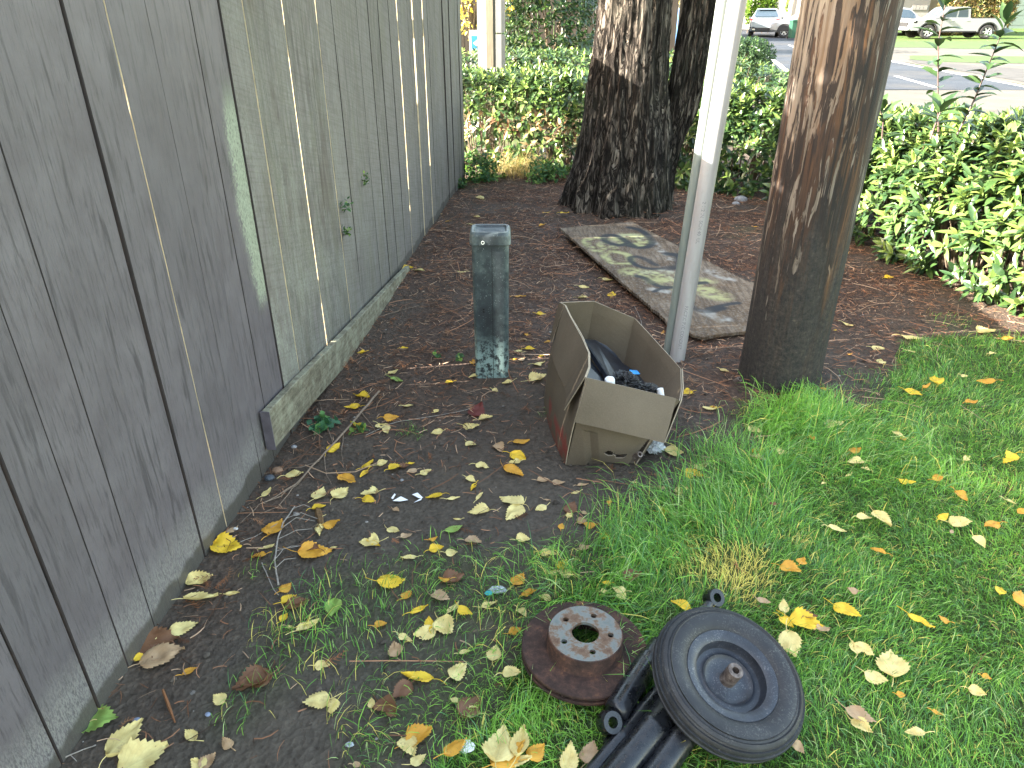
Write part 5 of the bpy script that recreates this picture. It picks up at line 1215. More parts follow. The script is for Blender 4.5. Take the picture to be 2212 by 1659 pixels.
house(3.0,11.0,46,56,2.7,'white house far behind, seen between the two tree stems',M_ws,.0,[(4,5,1,2),(8,9,1,2)])
# ======================= VEHICLES =======================
M_tr=simple('car_tyre',(.025,.025,.027),.8); M_al=simple('alloy',(.55,.56,.58),.35,.7,var=.05); M_trim=simple('black_trim',(.02,.02,.022),.6); M_red=simple('tail_lamp',(.38,.02,.02),.3); M_lamp=simple('lamp_clear',(.6,.62,.64),.2); M_plate=simple('number_plate',(.50,.55,.66),.5); M_chr=simple('bright_trim',(.6,.6,.62),.25,.9)
M_cg=NT('car_glass').set((.03,.045,.06),.06,None,None,.7)
def paint(name,c,metal=.3): 
    t=NT(name); n=t.noise(2,2,.5); t.set(t.ramp(n,[(.3,tuple(v*.95 for v in c)),(.7,c)]),.28,metal,None,.6); t.b.inputs['Coat Weight'].default_value=.6; return t.m
def wheels(e,xs,w,r,M,tw=.22):
    for x in xs:
        for sd in (-1,1):
            MW_=M@Matrix.Translation((x,sd*(w-tw/2),r))@Matrix.Rotation(-math.pi/2*sd,4,'X')
            b=MB(); b.lathe([(r*.62,-tw/2),(r*.9,-tw/2),(r,-tw/2+.04),(r,tw/2-.04),(r*.93,tw/2),(r*.64,tw/2),(r*.62,tw/2-.05)],28,0,MW_,cap=False); wh=obj('wheel',b,M_tr,e)
            b=MB(); b.lathe([(r*.645,tw/2-.002),(r*.60,tw/2-.03),(r*.58,tw/2-.05)],28,0,MW_,cap=False)
            for k in range(6):
                Mk=MW_@Matrix.Rotation(k*math.pi/3,4,'Z'); b.box((r*.33,0,tw/2-.035),(r*.56,r*.15,.03),0,Mk)
            b.lathe([(r*.16,tw/2-.05),(r*.14,tw/2-.01),(.001,tw/2-.008)],16,0,MW_,cap=False); obj('rim',b,M_al,wh)
            b=MB(); b.lathe([(r*.6,tw/2-.06),(.001,tw/2-.06)],20,0,MW_,cap=False); obj('brake_shadow',b,M_trim,wh)
def arch(x,w,r,sd,M):
    pts=[]
    b=MB(); n_=14
    for k in range(n_+1):
        a=math.pi*k/n_; pts.append((x+math.cos(a)*r*1.22,r+math.sin(a)*r*1.22-.02))
    poly_=pts; n2=len(poly_); y0=sd*(w-.20);y1=sd*(w+.006)
    b.prism(poly_,min(y0,y1),max(y0,y1),0,M); return b
def car(loc,rz,L,Wd,Ht,label,pm_,st,glass,wheel_x,r=.35,rear=True,s=1.):
    """stations: (x, half width, z low, z belt, z top, half width at top)"""
    e=empty('parked_car' if rear!='drive' else 'driving_car',loc,label,'car',rz=rz,world_kids=False); e.scale=(s,s,s)
    b=MB(); rows=[]
    for x,w,zl,zb,zt,wt in st:
        rows.append([(x,-w*.9,zl),(x,-w,zl+.12),(x,-w*1.0,(zl+zb)/2+.05),(x,-w*.965,zb),(x,-wt,zt-.03),(x,-wt+.12,zt),(x,wt-.12,zt),(x,wt,zt-.03),(x,w*.965,zb),(x,w,(zl+zb)/2+.05),(x,w,zl+.12),(x,w*.9,zl)])
    b.grid(rows,0,False,close=True); n_=12; b.add(rows[0],[tuple(range(n_))]); b.add(rows[-1],[tuple(reversed(range(n_)))])
    obj('body',b,pm_,e)
    I=Matrix.Identity(4)
    def st_at(x):
        for i in range(len(st)-1):
            if st[i][0]<=x<=st[i+1][0]:
                f=(x-st[i][0])/(st[i+1][0]-st[i][0]); return [st[i][k]*(1-f)+st[i+1][k]*f for k in range(6)]
        return st[0] if x<st[0][0] else st[-1]
    for xa,xb in glass:
        for sd in (-1,1):
            P=[];m_=6
            for k in range(m_+1):
                x=xa+(xb-xa)*k/m_; _,w,zl,zb,zt,wt=st_at(x); zt2=zt-.10; f=(zt2-zb)/max(.01,(zt-.03-zb)); f=max(.02,min(f,.9)); P.append([(x,sd*(w*.965+.008),zb+.03),(x,sd*(w*.965*(1-f)+wt*f+.010),zb+(zt-.03-zb)*f)])
            bb=MB(); bb.grid(P,0,False); obj('side_window',bb,M_cg,e)
    for x in wheel_x:
        for sd in (-1,1): obj('wheel_arch',arch(x,Wd/2,r,sd,I),M_trim,e)
    wheels(e,wheel_x,Wd/2+.01,r,I)
    # screens: sloping glass between roof and belt at each end
    def screen(i0,i1,sgn,inset=.1):
        x0,w0,_,zb0,_,_=st[i0]; x1,_,_,_,zt1,wt1=st[i1]; 
        za=st[i0][4]+.03; bb=MB(); y0=st[i0][5]-.06;y1=wt1-.10
        o_=Vector((sgn*.012,0,.014)); q=[Vector((x0+(x1-x0)*.06,-y0,za+.0)),Vector((x0+(x1-x0)*.06,y0,za)),Vector((x0+(x1-x0)*.88,y1,za+(zt1-za)*.88)),Vector((x0+(x1-x0)*.88,-y1,za+(zt1-za)*.88))]
        bb.add([p+o_ for p in q],[(0,1,2,3)]); return bb
    return e,st,screen
# silver grey SUV seen from behind on the road (local +x is forward)
SUV=[(-2.28,.80,.42,.80,.98,.74),(-2.22,.88,.34,.98,1.06,.80),(-2.02,.92,.30,1.04,1.12,.82),(-1.72,.93,.28,1.05,1.58,.60),(-1.45,.93,.28,1.05,1.63,.60),(0,.93,.26,1.02,1.66,.62),(.45,.93,.26,1.0,1.60,.62),(1.15,.92,.28,1.0,1.05,.78),(1.9,.90,.30,.92,.97,.74),(2.25,.80,.34,.72,.80,.62)]
M_silver=paint('silver_paint',(.20,.235,.27),.2); M_whitep=paint('white_car_paint',(.19,.20,.215),0); M_bluep=paint('blue_car_paint',(.10,.22,.42),.3)
sx=G(1671,80,-.018); SL=(sx.x,sx.y+2.2,-.018); d_=math.atan2(22,6.0)
e,st,scr=car(SL,R(71),4.55,1.86,1.66,'silver grey SUV driving away down the road',M_silver,SUV,[(-1.5,-.35),(-.25,.75)],(-1.38,1.42),.36,'drive',1.06)
b=MB(); b.add([(-2.035,-.70,1.15),(-2.035,.70,1.15),(-1.735,.60,1.54),(-1.735,-.60,1.54)],[(0,1,2,3)],0,False,Matrix.Translation((-.03,0,.02))); obj('rear_window',b,M_cg,e)
for sd in (-1,1):
    b=MB(); b.box((-2.19,sd*.66,1.0),(.14,.42,.12)); b.box((-2.1,sd*.90,1.02),(.28,.04,.10)); obj('tail_light',b,M_red,e)
    b=MB(); b.box((-2.285,sd*.62,.44),(.05,.18,.07)); obj('exhaust_tip',b,M_chr,e)
b=MB(); b.box((-2.26,0,.86),(.05,.34,.16)); obj('number_plate',b,M_plate,e)
b=MB(); b.box((-2.27,0,.46),(.06,1.5,.16)); b.box((-2.255,.72,.55),(.05,.3,.08)); b.box((-2.255,-.72,.55),(.05,.3,.08)); obj('rear_valance',b,M_trim,e)
b=MB(); b.box((-1.80,0,1.625),(.26,1.14,.03)); obj('roof_spoiler',b,M_silver,e)
for sd in (-1,1):
    b=MB(); b.box((.72,sd*1.02,1.08),(.12,.2,.14)); obj('wing_mirror',b,M_silver,e)
# white SUV behind the pole, blue car between the stems, white car beyond the pickup
p=PY(1742,70,53); car((p.x,p.y,.0),R(165),4.7,1.9,1.75,'white SUV parked behind the green bin, half hidden by the utility pole',M_whitep,SUV,[(-1.5,-.35),(-.25,.75)],(-1.38,1.42),.37,True,1.05)
p=PY(1443,40,30); car((p.x,p.y,-.02),R(250),4.4,1.8,1.6,'dark blue car parked beyond, seen in the fork of the tree',M_bluep,SUV,[(-1.5,-.35),(-.25,.75)],(-1.38,1.42),.35,True,1.)
p=PY(1935,60,54.5); car((p.x,p.y,.12),R(-5),4.7,1.9,1.75,'white car whose front wheel shows beyond the pickup nose',M_whitep,SUV,[(-1.5,-.35),(-.25,.75)],(-1.38,1.1),.38,True,1.0)
# pickup, local +x forward (faces left in the picture)
p=G(2062,83.5,0.); PL=(p.x,p.y+.9,.0)
pk=empty('pickup_truck',PL,'white double cab pickup truck parked side on across the road','pickup truck',rz=R(180),world_kids=False); pk.scale=(1.16,1.07,1.02)
def prof_shell(poly,w,name,par,mat,bevel=.03):
    b=MB(); b.prism([(x*1.0,z) for x,z in poly],-w+bevel,w-bevel); q=[(x,z) for x,z in poly]; cx=sum(x for x,z in q)/len(q); cz=sum(z for x,z in q)/len(q)
    ins=[(cx+(x-cx)*.99,cz+(z-cz)*.98) for x,z in q]
    for sd in (-1,1):
        n_=len(q); vs=[(x,sd*(w-bevel),z) for x,z in q]+[(x,sd*w,z) for x,z in ins]; fs=[(i,(i+1)%n_,(i+1)%n_+n_,i+n_) for i in range(n_)]; fs.append(tuple(range(n_,2*n_)) ); b.add(vs,fs)
    return obj(name,b,mat,par)
def arcpts(cx,cz,r,a0,a1,n=9): return [(cx+r*math.cos(R(a0+(a1-a0)*k/n)),cz+r*math.sin(R(a0+(a1-a0)*k/n))) for k in range(n+1)]
wb0,wb1,wr=-1.62,1.62,.385
bodyp=[(-2.62,.62),(-2.6,1.12),(-.62,1.12),(-.6,1.15),(.95,1.13),(1.1,1.12),(2.35,1.02),(2.55,.90),(2.62,.62),(2.5,.45)]+arcpts(wb1,.40,.50,5,175)+[(1.0,.38),(-1.1,.38)]+arcpts(wb0,.40,.50,5,175)+[(-2.3,.48)]
prof_shell(bodyp,.93,'body',pk,M_whitep)
cabp=[(-.62,1.12),(-.50,1.70),(-.38,1.76),(.55,1.76),(.72,1.70),(1.28,1.13)]
prof_shell(cabp,.78,'cab',pk,M_whitep,.06)
for sd in (-1,1):
    for q in ([(-.46,1.19),(-.36,1.62),(.10,1.64),(.10,1.19)],[(.18,1.19),(.18,1.64),(.62,1.62),(.98,1.19)]):
        b=MB(); b.prism(q,sd*.785-.004,sd*.785+.004); obj('side_window',b,M_cg,pk)
    b=MB(); b.box((0.0,sd*.935,.40),(2.0,.06,.07)); obj('side_step',b,M_trim,pk)
    b=MB(); b.box((-.42,sd*.938,1.0),(.16,.02,.035)); b.box((.42,sd*.938,1.0),(.16,.02,.035)); obj('door_handle',b,M_chr,pk)
    b=MB(); b.box((2.40,sd*.80,.93),(.22,.26,.12)); obj('headlight',b,M_lamp,pk)
    b=MB(); b.box((-2.60,sd*.86,.95),(.06,.14,.30)); obj('tail_light',b,M_red,pk)
    b=MB(); b.box((.98,sd*1.0,1.22),(.12,.2,.18)); obj('wing_mirror',b,M_trim,pk)
    for wx in (wb0,wb1):
        pts=arcpts(wx,.40,.53,-6,186,14)+arcpts(wx,.40,.47,186,-6,14); b=MB(); b.prism(pts,sd*.94-.012,sd*.94+.012); obj('wheel_arch',b,M_trim,pk)
        b=MB(); b.box((wx,sd*.72,.55),(.9,.02,.5)); obj('arch_liner',b,M_trim,pk)
wheels(pk,(wb0,wb1),.95,wr,Matrix.Identity(4),.25)
b=MB(); b.prism([(-.70,1.122),(-.70,1.14),(-2.6,1.14),(-2.6,1.122)],-.90,.90); obj('bed_cover',b,M_trim,pk)
b=MB(); b.add([(1.235,-.66,1.17),(1.235,.66,1.17),(.76,.60,1.68),(.76,-.60,1.68)],[(0,1,2,3)],0,False,Matrix.Translation((.02,0,.015))); obj('windscreen',b,M_cg,pk)
b=MB(); b.box((2.60,0,.78),(.06,1.1,.26)); obj('grille',b,M_trim,pk)
b=MB(); b.box((2.64,0,.55),(.10,1.7,.16)); b.box((-2.66,0,.58),(.10,1.6,.16)); obj('bumper',b,M_whitep,pk)
for yy in (-.4,.4): pass
# green wheelie bin
p=PY(1715,73,50); bn=empty('wheelie_bin',(p.x,50,0),'dark green wheelie bin standing between the silver and the white SUV','bin',world_kids=False)
M_bin=simple('bin_green',(.02,.07,.045),.5,var=.1); b=MB(); b.grid([[(x*s,y*s,z) for x,y in ((-.29,-.33),(.29,-.33),(.29,.33),(-.29,.33))] for z,s in ((.06,.82),(.95,1.),(.98,1.05),(1.0,1.05))],0,False,close=True); b.box((0,0,.05),(.46,.52,.02)); obj('bin_body',b,M_bin,bn)
b=MB(); b.prism([(-.32,1.0),(.32,1.0),(.30,1.05),(0,1.10),(-.30,1.05)],-.36,.38); obj('lid',b,M_bin,bn)
for sd in (-1,1):
    b=MB(); b.lathe([(.10,-.03),(.10,.03)],16,0,Matrix.Translation((sd*.28,.3,.10))@Matrix.Rotation(math.pi/2,4,'Y')); obj('wheel',b,M_tr,bn)

# tree in the neighbouring yard behind the fence (out of view): its crown shades the pole
shrub('yard_tree','leafy tree in the yard behind the painted part of the fence','tree',(-3.0,1.40,3.75),.95,.97,1.40,3600,470,.09,.06,SHR*1.5,.3,5,mat=M_far,inner=.6)
# ======================= FALLEN LEAVES =======================
LC={'Y':((.72,.50,.035),'yellow'),'P':((.70,.60,.26),'cream'),'O':((.62,.33,.04),'orange'),'B':((.17,.085,.045),'brown'),'T':((.44,.31,.19),'tan'),'G':((.24,.38,.09),'green'),'M':((.13,.028,.022),'dark red')}
def leaf_mat(k):
    c=LC[k][0]; t=NT('fallen_leaf_'+LC[k][1].replace(' ','_')); r=t.rand(); n=t.noise(28,4,.65); n2=t.noise(90,3,.7)
    hi=tuple(min(1,v*1.12) for v in c); lo=tuple(v*a for v,a in zip(c,(.86,.78,.7)))
    cc=t.mix(t.ramp(n,[(.35,0.),(.65,1.)]),lo,hi)
    cc=t.mix(t.math('MULTIPLY',t.math('SUBTRACT',r,.0),.30),cc,tuple(v*a for v,a in zip(c,(.95,.80,.5))))
    if k in 'YPOT': cc=t.mix(t.math('MULTIPLY',t.ramp(n,[(.60,0.),(.68,1.)]),t.math('MULTIPLY',r,.85)),cc,(.26,.12,.05)); cc=t.mix(t.ramp(n2,[(.68,0.),(.74,.6)]),cc,(.20,.11,.05))
    X_,Y_,Z_=t.sep(t.tc('Object'))
    vein=t.math('ABSOLUTE',t.math('SUBTRACT',t.math('FRACT',t.math('MULTIPLY',t.math('SUBTRACT',t.attr('lv'),t.math('MULTIPLY',t.math('ABSOLUTE',t.attr('lu')),.5)),7.)),.5))
    vn=t.math('SUBTRACT',.10,vein); vm=t.math('MULTIPLY',t.math('MAXIMUM',t.math('MULTIPLY',vn,8.,clamp=True),t.math('MULTIPLY',t.math('SUBTRACT',.05,t.math('ABSOLUTE',t.attr('lu'))),18.,clamp=True)),.35,clamp=True)
    cc=t.mix(vm,cc,tuple(v*.62 for v in c))
    t.set(cc,.55,None,t.bump(t.math('ADD',n,vm),.5,.002),.4); return t.translucent(.18,cc)
LM={k:leaf_mat(k) for k in LC}
def leaf_mesh(L,asp,curl,cup,seed,maple=False,bite=0):
    rr=random.Random(seed); nt_,nu=18,8; V=[];lu=[];lv=[]
    w0=L*asp
    ph=rr.uniform(0,9)
    for i in range(nt_+1):
        v=i/nt_
        w=(math.sin(math.pi*v**.62))**.85 if v<1 else 0
        if v>.62: w*=1-.35*(v-.62)/.38*math.sin((v-.62)/.38*math.pi*.5)
        ser=1+.07*(1 if i%2 else -1)*(1 if 0<i<nt_ else 0)+rr.uniform(-.05,.05)
        bt=1-(bite*max(0,1-abs(v-.55)/.22))
        for j in range(nu+1):
            u=-1+2*j/nu; s=ser if abs(u)>.9 else 1
            if u>0: s*=bt
            x=u*w*w0*.5*s; y=L*(v+(.06 if abs(u)>.9 and i%2 else 0)*1)
            z=cup*(x*x)/(w0)*1.3+curl*((v-.45)**2)*L*.9+noise.noise((u*1.3+ph,v*2.6,seed*.37))*L*.11+abs(u)*.02*L
            V.append((x,y-L*.5,z)); lu.append(u); lv.append(v)
    b=MB(); b.grid([V[i*(nu+1):(i+1)*(nu+1)] for i in range(nt_+1)],0,True)
    # stalk
    sx=rr.uniform(-.3,.3)*L; w=.0011; n=len(b.v); st=[]
    for k in range(5):
        f=k/4; cx=sx*f*f; cy=-L*.5-L*.42*f; cz=V[nu//2][2]*(1-f)+.004*math.sin(f*2.5)
        st.append([(cx-w,cy,cz),(cx,cy,cz+w*1.2),(cx+w,cy,cz)])
    b.grid(st,0,True); lu+=[.5]*15; lv+=[.07]*15
    zmin=min(v[2] for v in b.v); b.v=[(x,y,z-zmin) for x,y,z in b.v]
    return b,lu,lv
ZT={ # zoom windows: id -> (x0,y0,scale)
 'a':(531,840.6,.28),'b':(531,1194.5,.28),'c':(0,1017.5,.3866),'d':(1106,929,.26),'e':(1636.9,840.6,.2666),'f':(1636.9,1238.7,.26),'g':(707.8,424.7,.4),'h':(1504.2,442.4,.32),'z':(1061.8,1194.5,.36),'k':(840.6,424.7,.18)}
# window, x, y, length (window px), tip angle (deg, 90 = away from the viewer), colour, [on top of things: height]
LEAVES='''
a 905 60 125 -30 Y;a 820 140 120 190 Y;a 855 275 150 0 Y;a 1250 130 80 20 P;a 1470 172 55 60 P;a 1120 225 120 10 O;a 1065 310 140 -50 P;a 680 455 110 60 Y;a 1740 290 135 -20 P;a 1850 225 110 20 P
a 1475 335 100 0 P;a 1740 430 100 -50 P;a 1955 460 110 -60 T;a 2100 520 130 -30 Y;a 2075 565 90 200 P;a 2125 410 130 20 O;a 2065 640 170 -40 O;a 1825 598 110 -20 P;a 945 585 110 60 Y;a 912 655 90 240 Y
a 1055 572 90 0 P;a 1155 605 110 30 Y;a 1225 597 80 20 B;a 1278 573 55 0 Y;a 1280 635 90 0 T;a 1390 645 100 0 P;a 785 710 160 -40 O;a 375 665 130 20 P;a 1735 703 95 0 P;a 1755 760 95 250 Y
a 1805 830 85 60 P;a 570 815 120 80 P;a 730 810 140 60 P;a 955 800 130 200 P;a 950 855 110 -20 Y;a 1455 830 140 180 Y;a 1600 845 110 20 P;a 1795 945 170 190 P;a 2050 870 210 150 P;a 2070 960 190 240 P
a 565 915 100 20 Y;a 570 1085 160 -80 P;a 665 1045 130 20 O;a 225 1075 170 70 O;a 1140 1092 120 0 P;a 1630 1005 65 0 P;a 1240 1135 90 40 T;a 1605 1085 140 40 G;a 1445 1160 70 30 O;a 1755 1180 130 -20 T
a 955 1185 160 185 P;a 1000 1200 90 -30 Y;a 1470 1235 110 20 Y;a 1585 1265 95 10 P;a 530 1260 240 15 O;a 490 1230 170 160 B;a 675 1230 60 20 P;a 1255 1305 120 200 P;a 180 1220 90 0 P;a 100 1290 100 200 O
a 2140 1160 120 20 P;a 290 645 0 0 B;a 1160 935 60 -40 T;a 165 800 85 70 P;a 250 620 90 0 B
b 1120 225 210 10 Y;b 1245 325 90 60 O;b 1600 200 170 20 B;b 1530 205 90 160 O;b 2105 210 130 60 O;b 310 270 90 60 O;b 400 400 170 20 B;b 335 365 110 50 Y;b 295 500 70 60 Y;b 345 575 80 0 P
b 480 570 170 40 P;b 675 430 150 -80 G;b 685 415 75 80 P;b 1340 440 140 20 Y;b 1040 560 90 40 O;b 1415 545 100 90 Y;b 1380 620 170 200 P;b 1540 575 170 -50 P;b 1605 430 130 60 P;b 1690 460 120 -40 Y
b 1500 345 160 0 T;b 1880 400 130 20 P;b 2130 465 90 -60 P;b 2080 605 100 30 O;b 1230 662 115 -20 P;b 1155 745 130 100 T;b 1690 765 90 20 P;b 1920 780 130 80 P;b 590 870 110 10 P;b 1635 920 160 50 P
b 2050 930 140 -5 P;b 1320 965 250 180 Y;b 1205 1065 160 220 B;b 1090 1210 180 -50 B;b 545 1150 180 200 P;b 665 1190 120 -70 P;b 85 985 210 200 B;b 970 1160 70 90 P;b 1605 1140 70 0 P;b 1730 1190 190 60 B
b 1725 1245 170 0 P;b 1345 1420 190 30 O;b 1255 1500 160 -60 P;b 1330 1600 130 0 P;b 1620 1505 200 0 O;b 860 1635 70 0 T;b 2170 310 90 30 O
c 1265 425 165 5 Y;c 1115 612 130 20 P;c 1125 720 170 5 P;c 1025 880 130 30 P;c 880 950 200 20 B;c 885 910 45 70 Y;c 910 1040 200 25 T;c 785 1048 60 20 Y;c 1060 1120 65 30 O;c 1300 685 75 0 P
c 1225 1275 80 0 P;c 545 1400 210 5 G;c 450 1420 80 200 P;c 705 1500 175 70 P;c 800 1610 220 30 P;c 1065 1480 90 0 P;c 1110 1640 90 0 P;c 1165 1625 80 60 T;c 1400 1185 170 200 B;c 1535 325 100 70 O;c 575 975 60 80 O
c 1300 330 60 60 T;c 1270 1525 80 0 T
d 1345 185 150 -20 P;d 2040 235 140 -50 T;d 2050 175 110 10 Y;d 1570 305 120 30 P;d 1510 370 170 -10 Y;d 590 455 100 0 T;d 525 520 80 0 P;d 260 420 110 10 T;d 390 440 110 -20 T;d 290 583 70 0 T;d 240 650 110 0 P
d 490 650 150 60 B;d 480 705 80 60 P;d 605 690 60 0 T;d 580 760 100 0 T;d 650 795 120 10 O;d 410 800 60 80 O;d 1260 680 110 15 Y;d 1360 725 130 -60 P;d 1020 435 55 0 P;d 1250 490 100 0 T;d 1385 508 100 200 P
d 1445 485 60 0 P;d 810 600 50 60 O;d 920 860 150 -35 P;d 780 890 90 -40 Y;d 300 1030 140 -10 P;d 420 1120 120 60 Y;d 320 1185 120 180 P;d 440 1190 140 0 P;d 610 980 110 20 T;d 785 1270 80 0 Y;d 765 1340 60 0 P
d 890 1330 120 0 P;d 915 1380 90 -70 P;d 1000 1210 170 0 B;d 1400 1460 170 0 Y;d 50 1250 140 60 O;d 160 1350 100 20 O;d 270 1400 120 0 P;d 95 905 130 20 P;d 2090 1420 100 -20 T;d 80 1500 80 70 P
e 620 300 150 10 P;e 445 395 70 60 O;e 190 510 100 0 P;e 200 530 80 0 Y;e 790 500 90 10 O;e 790 595 130 0 P;e 730 700 60 0 P;e 535 765 70 0 P;e 870 650 60 0 P;e 1210 755 100 -40 Y;e 1460 725 80 20 O
e 1645 870 90 -80 O;e 1685 570 70 0 P;e 2035 565 140 0 Y;e 1130 375 90 0 P;e 1190 405 70 0 O;e 860 1045 110 0 P;e 640 1140 130 -20 P;e 1010 1060 160 -70 P;e 1505 1035 90 20 Y;e 1640 1080 140 -20 P;e 1570 1155 60 60 T;e 1890 1105 130 0 O
e 975 1315 110 0 O;e 265 1460 140 -40 O;e 360 1395 90 50 O;e 1260 30 110 -40 Y;e 1735 110 90 10 O;e 1790 1240 90 -70 P;e 2045 915 70 -50 P;e 2130 995 70 0 O;e 120 930 60 0 B;e 765 1635 80 0 T;e 20 515 90 20 Y
f 740 320 180 -50 Y;f 400 410 230 -20 Y;f 440 360 110 20 B;f 545 465 110 10 T;f 235 410 110 -50 Y;f 275 590 200 -100 P;f 1350 400 170 -35 Y;f 1540 385 80 0 O;f 785 165 100 -50 T;f 55 230 90 0 B;f 215 275 100 80 P
f 880 635 130 -50 P;f 800 620 100 80 P;f 1115 760 230 70 P;f 980 870 160 0 P;f 850 1190 190 -30 T;f 865 1280 140 -50 P;f 1310 1335 130 170 P;f 1820 990 100 -30 P;f 1490 1165 70 -20 O;f 335 1445 90 -60 T;f 2185 210 130 60 O;f 2010 145 80 50 Y;f 1190 1010 50 0 O;f 1900 865 50 0 O
g 420 385 80 20 Y;g 497 402 55 -20 P;g 722 410 48 0 P;g 1040 540 62 -10 O;g 1382 490 62 0 P;g 1378 546 60 0 P;g 1535 530 55 80 Y;g 1152 636 55 0 Y;g 182 845 50 0 Y;g 415 820 40 10 Y;g 1052 775 60 0 T;g 1072 745 30 0 O;g 1092 825 60 0 Y
g 1185 785 40 0 O;g 1030 838 50 0 P;g 1012 880 32 0 O;g 1048 880 40 80 T;g 1150 862 38 0 Y;g 1145 905 80 0 P;g 1135 985 100 30 P;g 655 1005 50 0 Y;g 355 950 62 0 P;g 372 992 80 0 G;g 795 970 75 200 P;g 972 1003 65 0 P;g 905 1048 40 0 P
g 785 895 50 90 O;g 1945 1060 75 0 Y;g 2060 1145 80 0 P;g 808 1160 130 70 M;g 1810 735 40 70 O;g 2142 943 50 0 P;g 445 240 50 -70 P;g 1510 450 60 0 P;g 1155 157 40 0 O;g 590 95 60 10 T;g 1280 90 50 10 Y;g 780 152 40 0 P;g 820 10 60 0 P
h 1300 492 65 0 Y;h 1020 810 60 -30 P;h 945 848 28 0 Y;h 1030 1010 35 0 O;h 1245 1060 65 70 P;h 1450 905 110 -20 P;h 1225 970 70 -20 P;h 1440 990 65 0 P;h 1955 860 130 20 P;h 2100 905 60 0 O;h 1010 325 45 0 P;h 190 1125 60 0 P;h 90 1375 90 0 B
h 120 1370 60 0 Y;h 395 1520 90 -50 P;h 860 1245 50 0 O;h 1620 1190 90 70 Y;h 1555 1225 80 0 O;h 1955 1190 95 0 O;h 1810 1155 40 0 P;h 2000 1005 40 0 P;h 1180 470 40 0 B;h 405 150 35 0 O
z 270 530 110 -60 T .045;z 232 500 80 120 B .045;z 808 620 55 0 P .048;z 470 1235 140 80 P;z 590 1200 120 60 T;z 1130 310 0 0 Y
z 50 1170 240 75 P;z 170 1150 200 70 P;z 100 1220 210 40 O;z 270 1200 110 50 O;z 150 1260 170 20 P
k 580 215 120 20 T;k 1070 20 100 -10 P;k 1060 245 80 0 P;k 700 300 60 0 O;k 2140 195 110 20 P;k 1880 195 90 0 Y'''
LMK=[('the green pedestal',G(1064,815).xy),('the cardboard box',G(1300,960).xy),('the brake disc',G(1262,1400).xy),('the barrow wheel',G(1575,1470).xy),('the utility pole',G(1680,840).xy),('the kick board end',G(570,985).xy),('the painted fence foot',G(300,1390).xy),
 ('the plywood sheet',G(1380,590).xy),('the pale straw patch',G(1565,1235).xy),('the long fallen stick',G(740,930).xy),('the fern-like dead twig',G(595,1150).xy),('the white plastic scraps',G(890,1075).xy),('the conifer tree',G(1330,480).xy),('the laurel hedge foot',G(2080,650).xy),('the bare fence foot',G(890,530).xy),('the white conduit',G(1460,785).xy),('the bottom edge of the photo',G(620,1650).xy)]
items=[]
k_=0
for tok in LEAVES.replace('\n',';').split(';'):
    q=tok.split()
    if len(q)<6 or float(q[3])<=0: continue
    x0,y0,s=ZT[q[0]]; px,py=x0+float(q[1])*s,y0+float(q[2])*s; z=float(q[6]) if len(q)>6 else 0
    if py>1680 or px>2230: continue
    if z==0 and any(abs(px-i['px'])<7 and abs(py-i['py'])<6 for i in items): continue
    g0=G(px,py,0.); gr=gz1(g0.x,g0.y); lw=float(lawn_mask(np.array([g0.x]),np.array([g0.y]))[0])
    hz=z if z else gr+.003+(.030 if lw>.7 else .010*lw)
    c=G(px,py,hz); depth=(c-Vector((0,0,H))).length
    Lm=float(q[3])*s*depth/F*1.02; a=float(q[4])
    Lm*= 1.0+.22*abs(math.sin(R(a)))
    Lm=min(max(Lm,.024),.12)*.92
    items.append(dict(px=px,py=py,c=c,L=Lm,a=a+rnd.uniform(-8,8) if a else rnd.choice([rnd.uniform(-40,40),rnd.uniform(140,220)]),k=q[5],lawn=lw>.6 and not z,on=z>0,seed=len(items)))
# labels: what sets each leaf apart
for it in items:
    p=Vector((it['c'].x,it['c'].y)); 
    d=sorted(LMK,key=lambda m:(m[1]-p).length)[0]; it['lm']=d; v=p-d[1]; it['d']=v.length
    it['dir']=('left of' if v.x<0 else 'right of') if abs(v.x)>abs(v.y)*.9 else ('in front of' if v.y<0 else 'behind')
    it['sz']='large' if it['L']>.062 else ('small' if it['L']<.036 else 'medium')
from collections import defaultdict
bk=defaultdict(list)
for it in items:
    it['surf']='on the rusty disc' if it['on'] else ('in the lawn' if it['lawn'] else 'on bare soil')
    bk[(it['sz'],it['k'],it['surf'],it['lm'][0],it['dir'])].append(it)
ORD=['nearest','second nearest','third nearest','fourth nearest','fifth nearest','sixth nearest','seventh nearest','eighth nearest','ninth nearest','tenth nearest','eleventh nearest','twelfth nearest']
for key,L_ in bk.items():
    L_.sort(key=lambda i:i['d'])
    for n,it in enumerate(L_):
        s=f"{it['sz']} {LC[it['k']][1]} leaf {it['surf']}" + ('' if it['on'] else f" {it['dir']} {it['lm'][0]}")
        if len(L_)>1: s+=', '+ORD[min(n,11)]
        it['label']=s
for it in items:
    rr=random.Random(it['seed']*13+5)
    asp=rr.uniform(.62,.85)*(.55 if rr.random()<.16 else 1)
    b,lu,lv=leaf_mesh(it['L'],asp,rr.uniform(-.12,.3),rr.uniform(-.35,.75),it['seed'],bite=.6 if rr.random()<.15 else 0)
    o=obj('fallen_leaf',b,LM[it['k']]); attr(o,'lu',lu); attr(o,'lv',lv)
    o.location=it['c']; o.rotation_euler=(rr.uniform(-.16,.16)*(1.6 if it['lawn'] else 1),rr.uniform(-.2,.2),R(it['a']-90))
    tag(o,it['label'],'leaf','fallen leaves')
print('leaves',len(items))
